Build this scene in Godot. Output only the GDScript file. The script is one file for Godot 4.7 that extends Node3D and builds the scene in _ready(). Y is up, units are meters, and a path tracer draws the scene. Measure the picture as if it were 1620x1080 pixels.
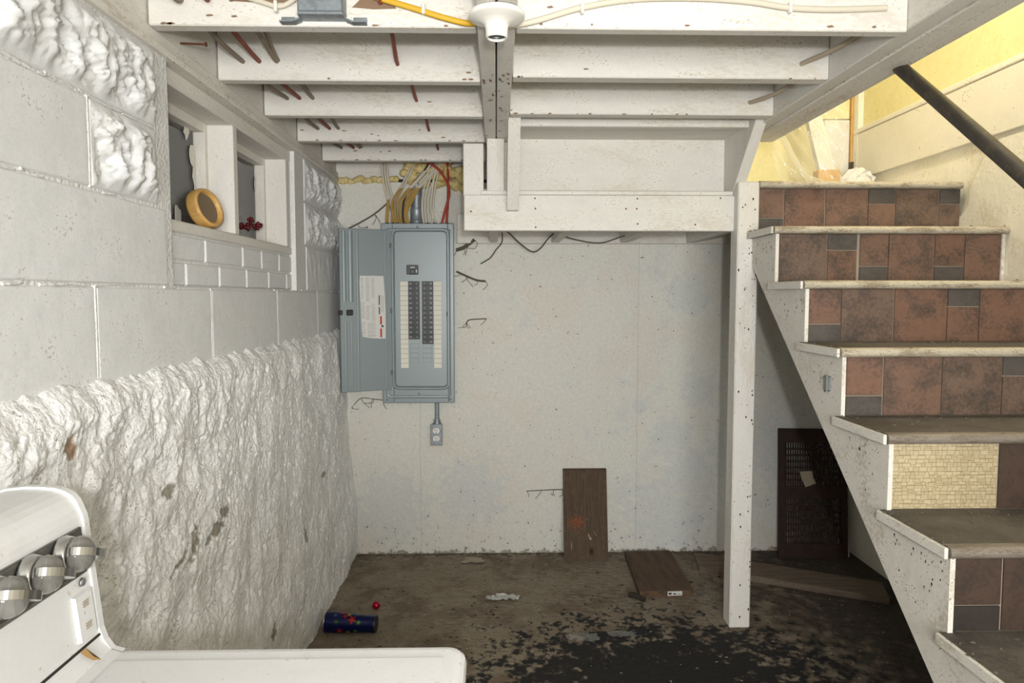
extends Node3D
# Basement corner: x right, y up, depth runs along -z. V(x, y, d) takes the depth d as a positive number.

const H := 1.364            # lens height above the floor
const BACK := 3.62          # depth of the back wall's face
var org := {}               # node -> world origin its mesh is built around
var used := {}
var M := {}
var rng := RandomNumberGenerator.new()

func V(x: float, y: float, d: float) -> Vector3:
	return Vector3(x, y, -d)

# ------------------------------------------------------------------ mesh building
class MB:
	var v := PackedVector3Array()
	var n := PackedVector3Array()
	var u := PackedVector2Array()
	var col := PackedColorArray()
	var xf := Transform3D()

	func tri(a: Vector3, b: Vector3, c: Vector3, na: Vector3, nb: Vector3, nc: Vector3, ua := Vector2(), ub := Vector2(), uc := Vector2()) -> void:
		# a, b, c counter-clockwise from outside; stored clockwise
		if xf.basis.determinant() < 0.0:
			var sw := b; b = c; c = sw
			sw = nb; nb = nc; nc = sw
			var su := ub; ub = uc; uc = su
		v.append(xf * a); v.append(xf * c); v.append(xf * b)
		n.append((xf.basis * na).normalized()); n.append((xf.basis * nc).normalized()); n.append((xf.basis * nb).normalized())
		u.append(ua); u.append(uc); u.append(ub)

	func poly(p: Array, out: Vector3, uvs := []) -> void:
		# a convex flat face, turned to face along out
		var nn := Vector3()
		for i in p.size():
			var a: Vector3 = p[i]
			var b: Vector3 = p[(i + 1) % p.size()]
			nn += a.cross(b)
		var q := p.duplicate()
		var w := uvs.duplicate()
		if nn.dot(out) < 0.0:
			q.reverse(); w.reverse(); nn = -nn
		nn = nn.normalized()
		for i in range(1, q.size() - 1):
			if w.size() == q.size():
				tri(q[0], q[i], q[i + 1], nn, nn, nn, w[0], w[i], w[i + 1])
			else:
				tri(q[0], q[i], q[i + 1], nn, nn, nn)

	func box(lo: Vector3, hi: Vector3, ch := 0.0) -> void:
		var a := Vector3(minf(lo.x, hi.x), minf(lo.y, hi.y), minf(lo.z, hi.z))
		var b := Vector3(maxf(lo.x, hi.x), maxf(lo.y, hi.y), maxf(lo.z, hi.z))
		var c := (a + b) * 0.5
		var h := (b - a) * 0.5
		ch = minf(ch, minf(h.x, minf(h.y, h.z)) * 0.9)
		var g := h - Vector3(ch, ch, ch)
		for ax in 3:
			var b1 := (ax + 1) % 3
			var b2 := (ax + 2) % 3
			for s in [-1.0, 1.0]:
				var o := Vector3(); o[ax] = s
				var p := []
				for k in [[-1, -1], [1, -1], [1, 1], [-1, 1]]:
					var q := Vector3()
					q[ax] = s * h[ax]; q[b1] = k[0] * g[b1]; q[b2] = k[1] * g[b2]
					p.append(c + q)
				poly(p, o)
		if ch <= 0.0:
			return
		for ax in 3:                                   # the twelve edges
			var b1 := (ax + 1) % 3
			var b2 := (ax + 2) % 3
			for s1 in [-1.0, 1.0]:
				for s2 in [-1.0, 1.0]:
					var p := []
					for k in [[-1, 0], [1, 0], [1, 1], [-1, 1]]:
						var q := Vector3()
						q[ax] = k[0] * g[ax]
						q[b1] = s1 * (h[b1] if k[1] == 0 else g[b1])
						q[b2] = s2 * (g[b2] if k[1] == 0 else h[b2])
						p.append(c + q)
					var o := Vector3(); o[b1] = s1; o[b2] = s2
					poly(p, o)
		for sx in [-1.0, 1.0]:
			for sy in [-1.0, 1.0]:
				for sz in [-1.0, 1.0]:
					poly([c + Vector3(sx * h.x, sy * g.y, sz * g.z), c + Vector3(sx * g.x, sy * h.y, sz * g.z), c + Vector3(sx * g.x, sy * g.y, sz * h.z)], Vector3(sx, sy, sz))

	func hull8(p: Array) -> void:
		# eight corners: 0-3 one face in order, 4-7 the opposite face in the same order
		var c := Vector3()
		for q in p: c += q
		c /= 8.0
		for f in [[0, 1, 2, 3], [4, 5, 6, 7], [0, 1, 5, 4], [1, 2, 6, 5], [2, 3, 7, 6], [3, 0, 4, 7]]:
			var m: Vector3 = (p[f[0]] + p[f[1]] + p[f[2]] + p[f[3]]) / 4.0
			poly([p[f[0]], p[f[1]], p[f[2]], p[f[3]]], m - c)

	func prism(pts: PackedVector2Array, o: Vector3, ux: Vector3, uy: Vector3, w: Vector3) -> void:
		# flat outline pushed along w
		var area := 0.0
		for i in pts.size():
			area += pts[i].cross(pts[(i + 1) % pts.size()])
		var q := pts.duplicate()
		if area < 0.0: q.reverse()
		var idx := Geometry2D.triangulate_polygon(q)
		for i in range(0, idx.size(), 3):
			var t := [q[idx[i]], q[idx[i + 1]], q[idx[i + 2]]]
			var p0 := []
			var p1 := []
			for s in t:
				p0.append(o + ux * s.x + uy * s.y); p1.append(o + ux * s.x + uy * s.y + w)
			poly(p0, -w, t); poly(p1, w, t)
		for i in q.size():
			var a := q[i]
			var b := q[(i + 1) % q.size()]
			var e := b - a
			var o2 := ux * e.y - uy * e.x
			var pa := o + ux * a.x + uy * a.y
			var pb := o + ux * b.x + uy * b.y
			poly([pa, pb, pb + w, pa + w], o2)

	func lathe(prof: Array, o: Vector3, axis: Vector3, seg := 24) -> void:
		# prof: [radius, height] pairs; smooth around, smooth along
		var z := axis.normalized()
		var x := z.cross(Vector3.RIGHT if absf(z.x) < 0.9 else Vector3.UP).normalized()
		var y := z.cross(x)
		var np := prof.size()
		var nrm := []
		for i in np:
			var a: Array = prof[maxi(i - 1, 0)]
			var b: Array = prof[mini(i + 1, np - 1)]
			var t := Vector2(b[0] - a[0], b[1] - a[1]).normalized()
			nrm.append(Vector2(t.y, -t.x))
		for i in np - 1:
			for k in seg:
				var a0 := TAU * k / seg
				var a1 := TAU * (k + 1) / seg
				var d0 := x * cos(a0) + y * sin(a0)
				var d1 := x * cos(a1) + y * sin(a1)
				var p00: Vector3 = o + d0 * prof[i][0] + z * prof[i][1]
				var p01: Vector3 = o + d1 * prof[i][0] + z * prof[i][1]
				var p10: Vector3 = o + d0 * prof[i + 1][0] + z * prof[i + 1][1]
				var p11: Vector3 = o + d1 * prof[i + 1][0] + z * prof[i + 1][1]
				var n00: Vector3 = d0 * nrm[i].x + z * nrm[i].y
				var n01: Vector3 = d1 * nrm[i].x + z * nrm[i].y
				var n10: Vector3 = d0 * nrm[i + 1].x + z * nrm[i + 1].y
				var n11: Vector3 = d1 * nrm[i + 1].x + z * nrm[i + 1].y
				var u0 := Vector2(float(k) / seg, float(i) / (np - 1))
				var u1 := Vector2(float(k + 1) / seg, float(i) / (np - 1))
				var u2 := Vector2(float(k + 1) / seg, float(i + 1) / (np - 1))
				var u3 := Vector2(float(k) / seg, float(i + 1) / (np - 1))
				if prof[i][0] > 1e-6: tri(p00, p01, p11, n00, n01, n11, u0, u1, u2)
				if prof[i + 1][0] > 1e-6: tri(p00, p11, p10, n00, n11, n10, u0, u2, u3)

	func tube(pts: Array, r: float, seg := 8, flat := 1.0, smooth := 4) -> void:
		var p := []
		var m := pts.size()
		for i in m - 1:
			var a: Vector3 = pts[maxi(i - 1, 0)]
			var b: Vector3 = pts[i]
			var c: Vector3 = pts[i + 1]
			var d: Vector3 = pts[mini(i + 2, m - 1)]
			for k in smooth:
				p.append(b.cubic_interpolate(c, a, d, float(k) / smooth))
		p.append(pts[m - 1])
		var side := Vector3()
		var rings := []
		for i in p.size():
			var t: Vector3 = (p[mini(i + 1, p.size() - 1)] - p[maxi(i - 1, 0)]).normalized()
			if side == Vector3():
				side = t.cross(Vector3.UP if absf(t.y) < 0.9 else Vector3.RIGHT).normalized()
			side = (side - t * side.dot(t)).normalized()
			var up := t.cross(side)
			var ring := []
			for k in seg:
				var a := TAU * k / seg
				ring.append([side * cos(a) * r * flat + up * sin(a) * r, side * cos(a) / flat + up * sin(a)])
			rings.append(ring)
		for i in p.size() - 1:
			for k in seg:
				var j := (k + 1) % seg
				var A: Array = rings[i][k]
				var B: Array = rings[i][j]
				var C: Array = rings[i + 1][j]
				var D: Array = rings[i + 1][k]
				tri(p[i] + A[0], p[i] + B[0], p[i + 1] + C[0], A[1], B[1], C[1])
				tri(p[i] + A[0], p[i + 1] + C[0], p[i + 1] + D[0], A[1], C[1], D[1])
		for e in [0, p.size() - 1]:
			var cap := []
			for k in seg: cap.append(p[e] + rings[e][k][0])
			var t2: Vector3 = (p[1] - p[0]) if e else (p[0] - p[1])
			if e: t2 = p[e] - p[e - 1]
			poly(cap, t2)

	func grid(pt: Array, nu: int, nv: int, out: Vector3, tint := []) -> void:
		# pt: (nu + 1) * (nv + 1) points, rows of nu + 1; smooth
		var w := nu + 1
		var nr := []
		nr.resize(pt.size())
		var flip := 1.0
		for j in nv + 1:
			for i in w:
				var a: Vector3 = pt[j * w + mini(i + 1, nu)] - pt[j * w + maxi(i - 1, 0)]
				var b: Vector3 = pt[mini(j + 1, nv) * w + i] - pt[maxi(j - 1, 0) * w + i]
				var c := a.cross(b)
				if i == nu / 2 and j == nv / 2 and c.dot(out) < 0.0: flip = -1.0
				nr[j * w + i] = c.normalized()
		for j in nv:
			for i in nu:
				var a := j * w + i
				var q := [a, a + 1, a + w + 1, a + w]
				if flip < 0.0: q = [a, a + w, a + w + 1, a + 1]
				for t in [[0, 1, 2], [0, 2, 3]]:
					var i0: int = q[t[0]]
					var i1: int = q[t[1]]
					var i2: int = q[t[2]]
					if tint: col.append_array([tint[i0], tint[i2], tint[i1]])
					tri(pt[i0], pt[i1], pt[i2], nr[i0] * flip, nr[i1] * flip, nr[i2] * flip,
						Vector2(float(i0 % w) / nu, float(i0 / w) / nv), Vector2(float(i1 % w) / nu, float(i1 / w) / nv), Vector2(float(i2 % w) / nu, float(i2 / w) / nv))

	func ring(c: Vector2, size: Vector2, rad: float, prof: Array, d0: float) -> void:
		# a profile [outward offset, height towards the viewer] swept round a rounded rectangle that stands at depth d0
		var path := []
		var h := size * 0.5 - Vector2(rad, rad)
		for q in 4:
			var cx := h.x * (1.0 if q == 0 or q == 3 else -1.0)
			var cy := h.y * (1.0 if q < 2 else -1.0)
			for k in 7:
				var a := PI * 0.5 * (q + k / 6.0)
				path.append([c + Vector2(cx, cy) + Vector2(cos(a), sin(a)) * rad, Vector2(cos(a), sin(a))])
		for i in path.size():
			var A: Array = path[i]
			var B: Array = path[(i + 1) % path.size()]
			for k in prof.size() - 1:
				var p := []
				for e in [[A, k], [B, k], [B, k + 1], [A, k + 1]]:
					var q: Vector2 = e[0][0] + e[0][1] * prof[e[1]][0]
					p.append(Vector3(q.x, q.y, -d0 + prof[e[1]][1]))
				var t := Vector2(prof[k + 1][0] - prof[k][0], prof[k + 1][1] - prof[k][1])
				var o2: Vector2 = A[1]
				poly(p, Vector3(-o2.x * t.y, -o2.y * t.y, t.x))

	func mesh(at: Vector3) -> ArrayMesh:
		var w := v.duplicate()
		for i in w.size(): w[i] -= at
		var arr := []
		arr.resize(Mesh.ARRAY_MAX)
		arr[Mesh.ARRAY_VERTEX] = w
		arr[Mesh.ARRAY_NORMAL] = n
		arr[Mesh.ARRAY_TEX_UV] = u
		if col.size() == w.size(): arr[Mesh.ARRAY_COLOR] = col
		var m := ArrayMesh.new()
		m.add_surface_from_arrays(Mesh.PRIMITIVE_TRIANGLES, arr)
		return m

func numbered(called: String) -> String:
	if not used.has(called):
		used[called] = 0
		return called
	used[called] += 1
	return "%s_%03d" % [called, used[called]]

func thing(called: String, label: String, category: String, at: Vector3, group := "") -> Node3D:
	var o := Node3D.new()
	o.name = numbered(called)
	add_child(o)
	o.position = at
	org[o] = at
	o.set_meta("label", label); o.set_meta("category", category)
	if group: o.set_meta("group", group)
	return o

func setting(called: String, label: String, at := Vector3()) -> Node3D:
	var o := Node3D.new()
	o.name = called
	add_child(o)
	o.position = at
	org[o] = at
	o.set_meta("kind", "structure"); o.set_meta("label", label)
	return o

func part(parent: Node3D, called: String, mb: MB, mat: Material, label := "") -> MeshInstance3D:
	var o := MeshInstance3D.new()
	o.name = called
	o.mesh = mb.mesh(org[parent])
	o.material_override = mat
	parent.add_child(o, true)
	org[o] = org[parent]
	if label: o.set_meta("label", label)
	return o

func solo(called: String, label: String, category: String, mb: MB, mat: Material, at: Vector3, group := "") -> MeshInstance3D:
	var o := MeshInstance3D.new()
	o.name = numbered(called)
	o.mesh = mb.mesh(at)
	o.material_override = mat
	add_child(o)
	o.position = at
	org[o] = at
	o.set_meta("label", label); o.set_meta("category", category)
	if group: o.set_meta("group", group)
	return o

func pbox(parent: Node3D, called: String, lo: Vector3, hi: Vector3, mat: Material, ch := 0.002, label := "") -> MeshInstance3D:
	var m := MB.new()
	m.box(lo, hi, ch)
	return part(parent, called, m, mat, label)

# ------------------------------------------------------------------ textures
func nb(w: int, h: int, freq: float, sd: int, oct := 4, kind := FastNoiseLite.TYPE_SIMPLEX_SMOOTH, seamless := true) -> PackedByteArray:
	var f := FastNoiseLite.new()
	f.noise_type = kind
	f.frequency = freq
	f.seed = sd
	f.fractal_octaves = oct
	if oct == 1: f.fractal_type = FastNoiseLite.FRACTAL_NONE
	var im := f.get_seamless_image(w, h) if seamless else f.get_image(w, h)
	im.convert(Image.FORMAT_L8)
	return im.get_data()

func from_bytes(w: int, h: int, b: PackedByteArray) -> ImageTexture:
	return ImageTexture.create_from_image(Image.create_from_data(w, h, false, Image.FORMAT_RGB8, b))

func speckled(size: int, base: Color, stain: Color, speck: Color, sd: int, stain_at := 0.6, stain_amt := 0.5, speck_at := 0.8, speck_amt := 0.6, tone := 0.06, sharp := 5.0) -> ImageTexture:
	# a coat of one colour with tone drift, stains and specks that have an outline
	var a := nb(size, size, 3.5 / size, sd, 5)
	var b := nb(size, size, 0.12, sd + 1, 3)
	var c := nb(size, size, 12.0 / size, sd + 2, 3)
	var e := nb(size, size, 0.05, sd + 3, 3)
	var out := PackedByteArray()
	out.resize(size * size * 3)
	for i in size * size:
		var t := a[i] / 255.0
		var f := b[i] / 255.0
		var k := 1.0 + (f - 0.5) * tone + (c[i] / 255.0 - 0.5) * tone
		var s := clampf((t * 0.6 + e[i] / 255.0 * 0.4 - stain_at) * sharp, 0.0, 1.0) * stain_amt
		var p := clampf((f * 0.72 + c[i] / 255.0 * 0.28 - speck_at) * 14.0, 0.0, 1.0) * speck_amt
		for q in 3:
			var x := lerpf(lerpf(base[q] * k, stain[q], s), speck[q], p)
			out[i * 3 + q] = clampi(int(x * 255.0), 0, 255)
	return from_bytes(size, size, out)

func bumps(size: int, freq: float, sd: int, strength: float, oct := 4) -> ImageTexture:
	var im := Image.create_from_data(size, size, false, Image.FORMAT_L8, nb(size, size, freq, sd, oct))
	im.convert(Image.FORMAT_RGBA8)
	im.bump_map_to_normal_map(strength)
	return ImageTexture.create_from_image(im)

func mat(called: String, color: Color, rough := 0.8, metal := 0.0) -> StandardMaterial3D:
	var m := StandardMaterial3D.new()
	m.resource_name = called
	m.albedo_color = color
	m.roughness = rough
	m.metallic = metal
	M[called] = m
	return m

func tmat(called: String, tex: Texture2D, rough: float, scale: Vector3, nrm: Texture2D = null, nscale := 1.0, color := Color.WHITE) -> StandardMaterial3D:
	var m := mat(called, color, rough)
	m.albedo_texture = tex
	m.uv1_triplanar = true
	m.uv1_world_triplanar = true
	m.uv1_scale = scale
	m.uv1_triplanar_sharpness = 6.0
	if nrm:
		m.normal_enabled = true
		m.normal_texture = nrm
		m.normal_scale = nscale
	return m

func uvmat(called: String, tex: Texture2D, rough := 0.8, repeat := false) -> StandardMaterial3D:
	var m := mat(called, Color.WHITE, rough)
	m.albedo_texture = tex
	m.texture_repeat = repeat
	return m

func noise(freq: float, sd: int, oct := 3, fr := FastNoiseLite.FRACTAL_FBM) -> FastNoiseLite:
	var f := FastNoiseLite.new()
	f.noise_type = FastNoiseLite.TYPE_SIMPLEX_SMOOTH
	f.frequency = freq
	f.seed = sd
	f.fractal_type = fr
	f.fractal_octaves = oct
	return f

func _ready() -> void:
	rng.seed = 7
	look()
	materials()
	floor_and_shell()
	left_wall()
	back_wall()
	ceiling()
	window()
	landing()
	stairs()
	stairwell()
	breaker_panel()
	wiring()
	washer()
	loose_things()
	dirt_and_webs()

# ------------------------------------------------------------------ camera, light, exposure
func look() -> void:
	var cam := Camera3D.new()
	cam.name = "camera"
	add_child(cam)
	cam.position = Vector3(0, H, 0)
	cam.rotation_order = EULER_ORDER_YXZ
	cam.rotation = Vector3(deg_to_rad(-3.745), deg_to_rad(-1.299), 0)
	cam.fov = rad_to_deg(2.0 * atan(540.0 / 1100.0))
	cam.near = 0.02
	cam.current = true
	var we := WorldEnvironment.new()
	var e := Environment.new()
	e.background_mode = Environment.BG_COLOR
	e.background_color = Color(0.02, 0.022, 0.025)
	e.tonemap_mode = Environment.TONE_MAPPER_LINEAR
	e.tonemap_exposure = 0.90
	e.sdfgi_enabled = true
	e.ssao_enabled = true
	e.ssil_enabled = true
	we.environment = e
	add_child(we)
	# the photographer's flash, just behind and above the lens
	var fl := SpotLight3D.new()
	fl.name = "flash_lamp_light"
	fl.position = V(0.08, 1.45, -0.30)
	fl.look_at_from_position(fl.position, V(0.12, 1.15, 3.6))
	fl.light_energy = 2.7
	fl.light_color = Color(1.0, 1.0, 0.995)
	fl.light_size = 0.03
	fl.spot_angle = 46.0
	fl.spot_angle_attenuation = 1.0
	fl.spot_range = 12.0
	fl.spot_attenuation = 2.0
	fl.shadow_enabled = true
	add_child(fl)
	# fill light added behind the camera to even out the flash's falloff
	var ar := AreaLight3D.new()
	ar.name = "added_fill_light"
	ar.area_size = Vector2(1.4, 0.8)
	ar.position = V(0.30, 1.32, -1.7)
	ar.light_energy = 10.0
	ar.light_color = Color(1.0, 1.0, 0.995)
	ar.shadow_enabled = true
	add_child(ar)
	# warm hall lamp at the head of the stairs
	var up := OmniLight3D.new()
	up.name = "hall_lamp_light"
	up.position = V(1.24, 3.25, 2.15)
	up.light_energy = 1.6
	up.light_color = Color(1.0, 0.965, 0.88)
	up.light_size = 0.09
	up.omni_range = 10.0
	up.omni_attenuation = 2.0
	up.shadow_enabled = true
	add_child(up)

# ------------------------------------------------------------------ materials
func materials() -> void:
	var paint := speckled(1024, Color(0.85, 0.838, 0.81), Color(0.76, 0.72, 0.645), Color(0.36, 0.29, 0.21), 11, 0.56, 0.42, 0.69, 0.42, 0.06)
	var pn := bumps(512, 0.02, 21, 1.2)
	tmat("paint_x", paint, 0.62, Vector3(0.55, 1.6, 1.6), pn, 0.25)
	tmat("paint_y", paint, 0.62, Vector3(1.6, 0.55, 1.6), pn, 0.25)
	tmat("paint_z", paint, 0.62, Vector3(1.6, 1.6, 0.55), pn, 0.25)
	var dirty := speckled(1024, Color(0.86, 0.845, 0.81), Color(0.66, 0.61, 0.53), Color(0.27, 0.22, 0.17), 31, 0.58, 0.5, 0.70, 0.7, 0.08)
	tmat("dirty_paint", dirty, 0.7, Vector3(1.1, 1.1, 1.1), pn, 0.4)
	tmat("dirty_paint_z", dirty, 0.7, Vector3(1.6, 1.6, 0.5), pn, 0.4)
	var blk := speckled(1024, Color(0.85, 0.855, 0.855), Color(0.81, 0.805, 0.785), Color(0.48, 0.43, 0.37), 41, 0.55, 0.35, 0.71, 0.4, 0.05)
	var bn := bumps(512, 0.06, 42, 2.0)
	tmat("block_paint", blk, 0.6, Vector3(0.8, 0.8, 0.8), bn, 0.12)
	var rub := speckled(1024, Color(0.925, 0.928, 0.925), Color(0.87, 0.866, 0.85), Color(0.40, 0.36, 0.30), 51, 0.57, 0.35, 0.70, 0.6, 0.07)
	var rn := bumps(1024, 0.05, 52, 5.0, 5)
	tmat("rubble_paint", rub, 0.5, Vector3(1.2, 1.2, 1.2), rn, 0.75).vertex_color_use_as_albedo = true
	tmat("mortar_paint", blk, 0.6, Vector3(1.3, 1.3, 1.3), rn, 0.7, Color(1.0, 0.995, 0.985))
	var pls := speckled(1024, Color(0.88, 0.86, 0.80), Color(0.78, 0.72, 0.61), Color(0.38, 0.30, 0.21), 61, 0.62, 0.4, 0.735, 0.8, 0.05)
	tmat("plaster", pls, 0.75, Vector3(0.9, 0.9, 0.9), bn, 0.4)
	var yel := speckled(512, Color(0.87, 0.835, 0.64), Color(0.83, 0.785, 0.56), Color(0.55, 0.45, 0.22), 71, 0.6, 0.5, 0.74, 0.5, 0.05)
	tmat("yellow_paint", yel, 0.6, Vector3(1.2, 1.2, 1.2))
	var spt := speckled(1024, Color(0.87, 0.85, 0.795), Color(0.84, 0.81, 0.74), Color(0.42, 0.31, 0.2), 65, 0.6, 0.4, 0.745, 0.85, 0.04)
	tmat("spattered_paint", spt, 0.6, Vector3(0.7, 0.7, 0.7))
	mat("bare_metal", Color(0.56, 0.57, 0.57), 0.42, 0.8)
	var gal := speckled(256, Color(0.55, 0.58, 0.60), Color(0.46, 0.48, 0.49), Color(0.36, 0.35, 0.33), 81, 0.5, 0.6, 0.7, 0.5, 0.1)
	tmat("galvanised", gal, 0.45, Vector3(6, 6, 6)).metallic = 0.55
	mat("panel_grey", Color(0.52, 0.56, 0.57), 0.38, 0.1)
	mat("panel_dark", Color(0.42, 0.45, 0.46), 0.45, 0.1)
	mat("black_plastic", Color(0.055, 0.06, 0.07), 0.4)
	mat("toggle_plastic", Color(0.1, 0.105, 0.115), 0.35)
	mat("mark_white", Color(0.75, 0.75, 0.73), 0.7)
	mat("paper_white", Color(0.86, 0.85, 0.81), 0.85)
	mat("porcelain", Color(0.90, 0.89, 0.86), 0.18)
	mat("cable_white", Color(0.80, 0.77, 0.70), 0.6)
	mat("cable_grey", Color(0.52, 0.47, 0.40), 0.7)
	mat("cable_dusty", Color(0.66, 0.61, 0.53), 0.75)
	mat("cable_yellow", Color(0.80, 0.63, 0.14), 0.5)
	mat("cable_ochre", Color(0.66, 0.53, 0.25), 0.6)
	mat("cable_red", Color(0.66, 0.22, 0.13), 0.55)
	mat("cable_rust", Color(0.52, 0.25, 0.17), 0.65)
	mat("cable_black", Color(0.06, 0.055, 0.05), 0.5)
	mat("dark_gap", Color(0.13, 0.10, 0.075), 0.9)
	mat("rust", Color(0.38, 0.22, 0.13), 0.85)
	var foam := speckled(256, Color(0.84, 0.77, 0.55), Color(0.72, 0.62, 0.38), Color(0.45, 0.34, 0.16), 91, 0.5, 0.7, 0.7, 0.5, 0.1)
	tmat("foam", foam, 0.8, Vector3(5, 5, 5))
	# wood that shows its grain along y and along z
	var wood := speckled(512, Color(0.36, 0.275, 0.20), Color(0.24, 0.175, 0.12), Color(0.13, 0.095, 0.07), 101, 0.46, 0.7, 0.66, 0.7, 0.22)
	tmat("old_wood_y", wood, 0.85, Vector3(9, 0.9, 9))
	tmat("old_wood_x", wood, 0.85, Vector3(0.9, 9, 9))
	tmat("grey_wood_x", speckled(512, Color(0.46, 0.40, 0.34), Color(0.36, 0.31, 0.26), Color(0.15, 0.12, 0.1), 107, 0.46, 0.7, 0.66, 0.6, 0.2), 0.85, Vector3(0.9, 9, 9))
	tmat("old_wood_z", wood, 0.85, Vector3(7, 7, 0.9))
	var lightw := speckled(256, Color(0.78, 0.62, 0.36), Color(0.70, 0.53, 0.28), Color(0.5, 0.32, 0.14), 111, 0.5, 0.6, 0.7, 0.4, 0.1)
	tmat("honey_wood", lightw, 0.45, Vector3(8, 8, 1.2))
	# clay-look vinyl tiles: four tones
	var k := 0
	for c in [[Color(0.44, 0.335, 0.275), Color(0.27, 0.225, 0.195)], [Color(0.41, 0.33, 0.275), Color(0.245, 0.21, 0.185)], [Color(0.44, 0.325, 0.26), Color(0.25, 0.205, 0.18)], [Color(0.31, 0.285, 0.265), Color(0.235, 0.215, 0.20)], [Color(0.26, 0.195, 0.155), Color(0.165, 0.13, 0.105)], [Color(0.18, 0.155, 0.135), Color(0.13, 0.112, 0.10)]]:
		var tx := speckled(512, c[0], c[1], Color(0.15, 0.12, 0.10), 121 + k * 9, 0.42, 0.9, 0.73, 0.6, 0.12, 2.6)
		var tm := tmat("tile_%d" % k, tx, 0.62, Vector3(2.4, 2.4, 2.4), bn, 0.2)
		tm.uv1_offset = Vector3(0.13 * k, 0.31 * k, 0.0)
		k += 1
	mat("grout", Color(0.60, 0.56, 0.50), 0.9)
	var trd := speckled(1024, Color(0.335, 0.312, 0.288), Color(0.255, 0.232, 0.21), Color(0.56, 0.53, 0.48), 161, 0.48, 0.7, 0.72, 0.6, 0.12)
	tmat("tread_vinyl", trd, 0.7, Vector3(1.3, 1.3, 1.3), bn, 0.3)
	var nos := speckled(512, Color(0.70, 0.67, 0.60), Color(0.50, 0.45, 0.38), Color(0.27, 0.22, 0.17), 171, 0.5, 0.7, 0.66, 0.7, 0.1)
	tmat("nosing_pale", nos, 0.5, Vector3(1.6, 6, 6))
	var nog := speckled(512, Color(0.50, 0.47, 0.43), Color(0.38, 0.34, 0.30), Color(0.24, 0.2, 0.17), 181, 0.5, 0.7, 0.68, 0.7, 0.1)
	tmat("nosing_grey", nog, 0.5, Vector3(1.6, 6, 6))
	var rl := speckled(512, Color(0.25, 0.235, 0.21), Color(0.36, 0.32, 0.26), Color(0.13, 0.11, 0.09), 191, 0.52, 0.7, 0.68, 0.7, 0.2)
	tmat("rail_metal", rl, 0.55, Vector3(4, 4, 4)).metallic = 0.3
	var rg := speckled(512, Color(0.20, 0.125, 0.095), Color(0.13, 0.085, 0.07), Color(0.28, 0.17, 0.11), 201, 0.48, 0.7, 0.68, 0.6, 0.2)
	tmat("rusty_iron", rg, 0.8, Vector3(4, 4, 4))
	var en := speckled(512, Color(0.79, 0.79, 0.785), Color(0.755, 0.745, 0.72), Color(0.62, 0.55, 0.46), 211, 0.60, 0.4, 0.745, 0.5, 0.02)
	tmat("enamel", en, 0.3, Vector3(1.3, 1.3, 1.3))
	mat("chrome", Color(0.72, 0.72, 0.71), 0.16, 0.95)
	var st := speckled(512, Color(0.42, 0.42, 0.40), Color(0.30, 0.29, 0.27), Color(0.62, 0.61, 0.57), 221, 0.48, 0.6, 0.66, 0.6, 0.3)
	var sm := tmat("brushed_steel", st, 0.35, Vector3(20, 20, 0.8))
	sm.metallic = 0.6
	var knob := mat("clear_plastic", Color(0.80, 0.79, 0.76, 0.22), 0.08)
	knob.refraction_enabled = true
	knob.refraction_scale = 0.045
	var gl := mat("window_glass", Color(0.85, 0.87, 0.86, 0.03), 0.02)
	gl.transparency = BaseMaterial3D.TRANSPARENCY_ALPHA
	gl.metallic_specular = 0.4
	var film := mat("plastic_film", Color(0.93, 0.92, 0.88, 0.16), 0.08)
	film.transparency = BaseMaterial3D.TRANSPARENCY_ALPHA
	film.cull_mode = BaseMaterial3D.CULL_DISABLED
	var well := speckled(256, Color(0.48, 0.45, 0.40), Color(0.40, 0.36, 0.31), Color(0.30, 0.26, 0.22), 231, 0.5, 0.6, 0.66, 0.6, 0.2)
	tmat("well_wall", well, 0.9, Vector3(0.4, 0.4, 0.4))
	var scr := mat("clear_scrap", Color(0.85, 0.85, 0.82, 0.12), 0.15)
	scr.transparency = BaseMaterial3D.TRANSPARENCY_ALPHA
	mat("rust_brown", Color(0.50, 0.41, 0.33), 0.9)
	mat("rust_run", Color(0.66, 0.52, 0.33), 0.7)
	mat("frame_face", Color(0.46, 0.40, 0.32), 0.6)
	mat("soot", Color(0.16, 0.14, 0.12), 0.95)
	mat("web_grey", Color(0.36, 0.33, 0.29), 0.95)
	mat("web_pale", Color(0.62, 0.58, 0.50), 0.95)
	var lit := mat("lamp_glow", Color(1, 1, 1), 0.5)
	lit.emission_enabled = true
	lit.emission = Color(1.0, 0.95, 0.85)
	lit.emission_energy_multiplier = 2.0

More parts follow.
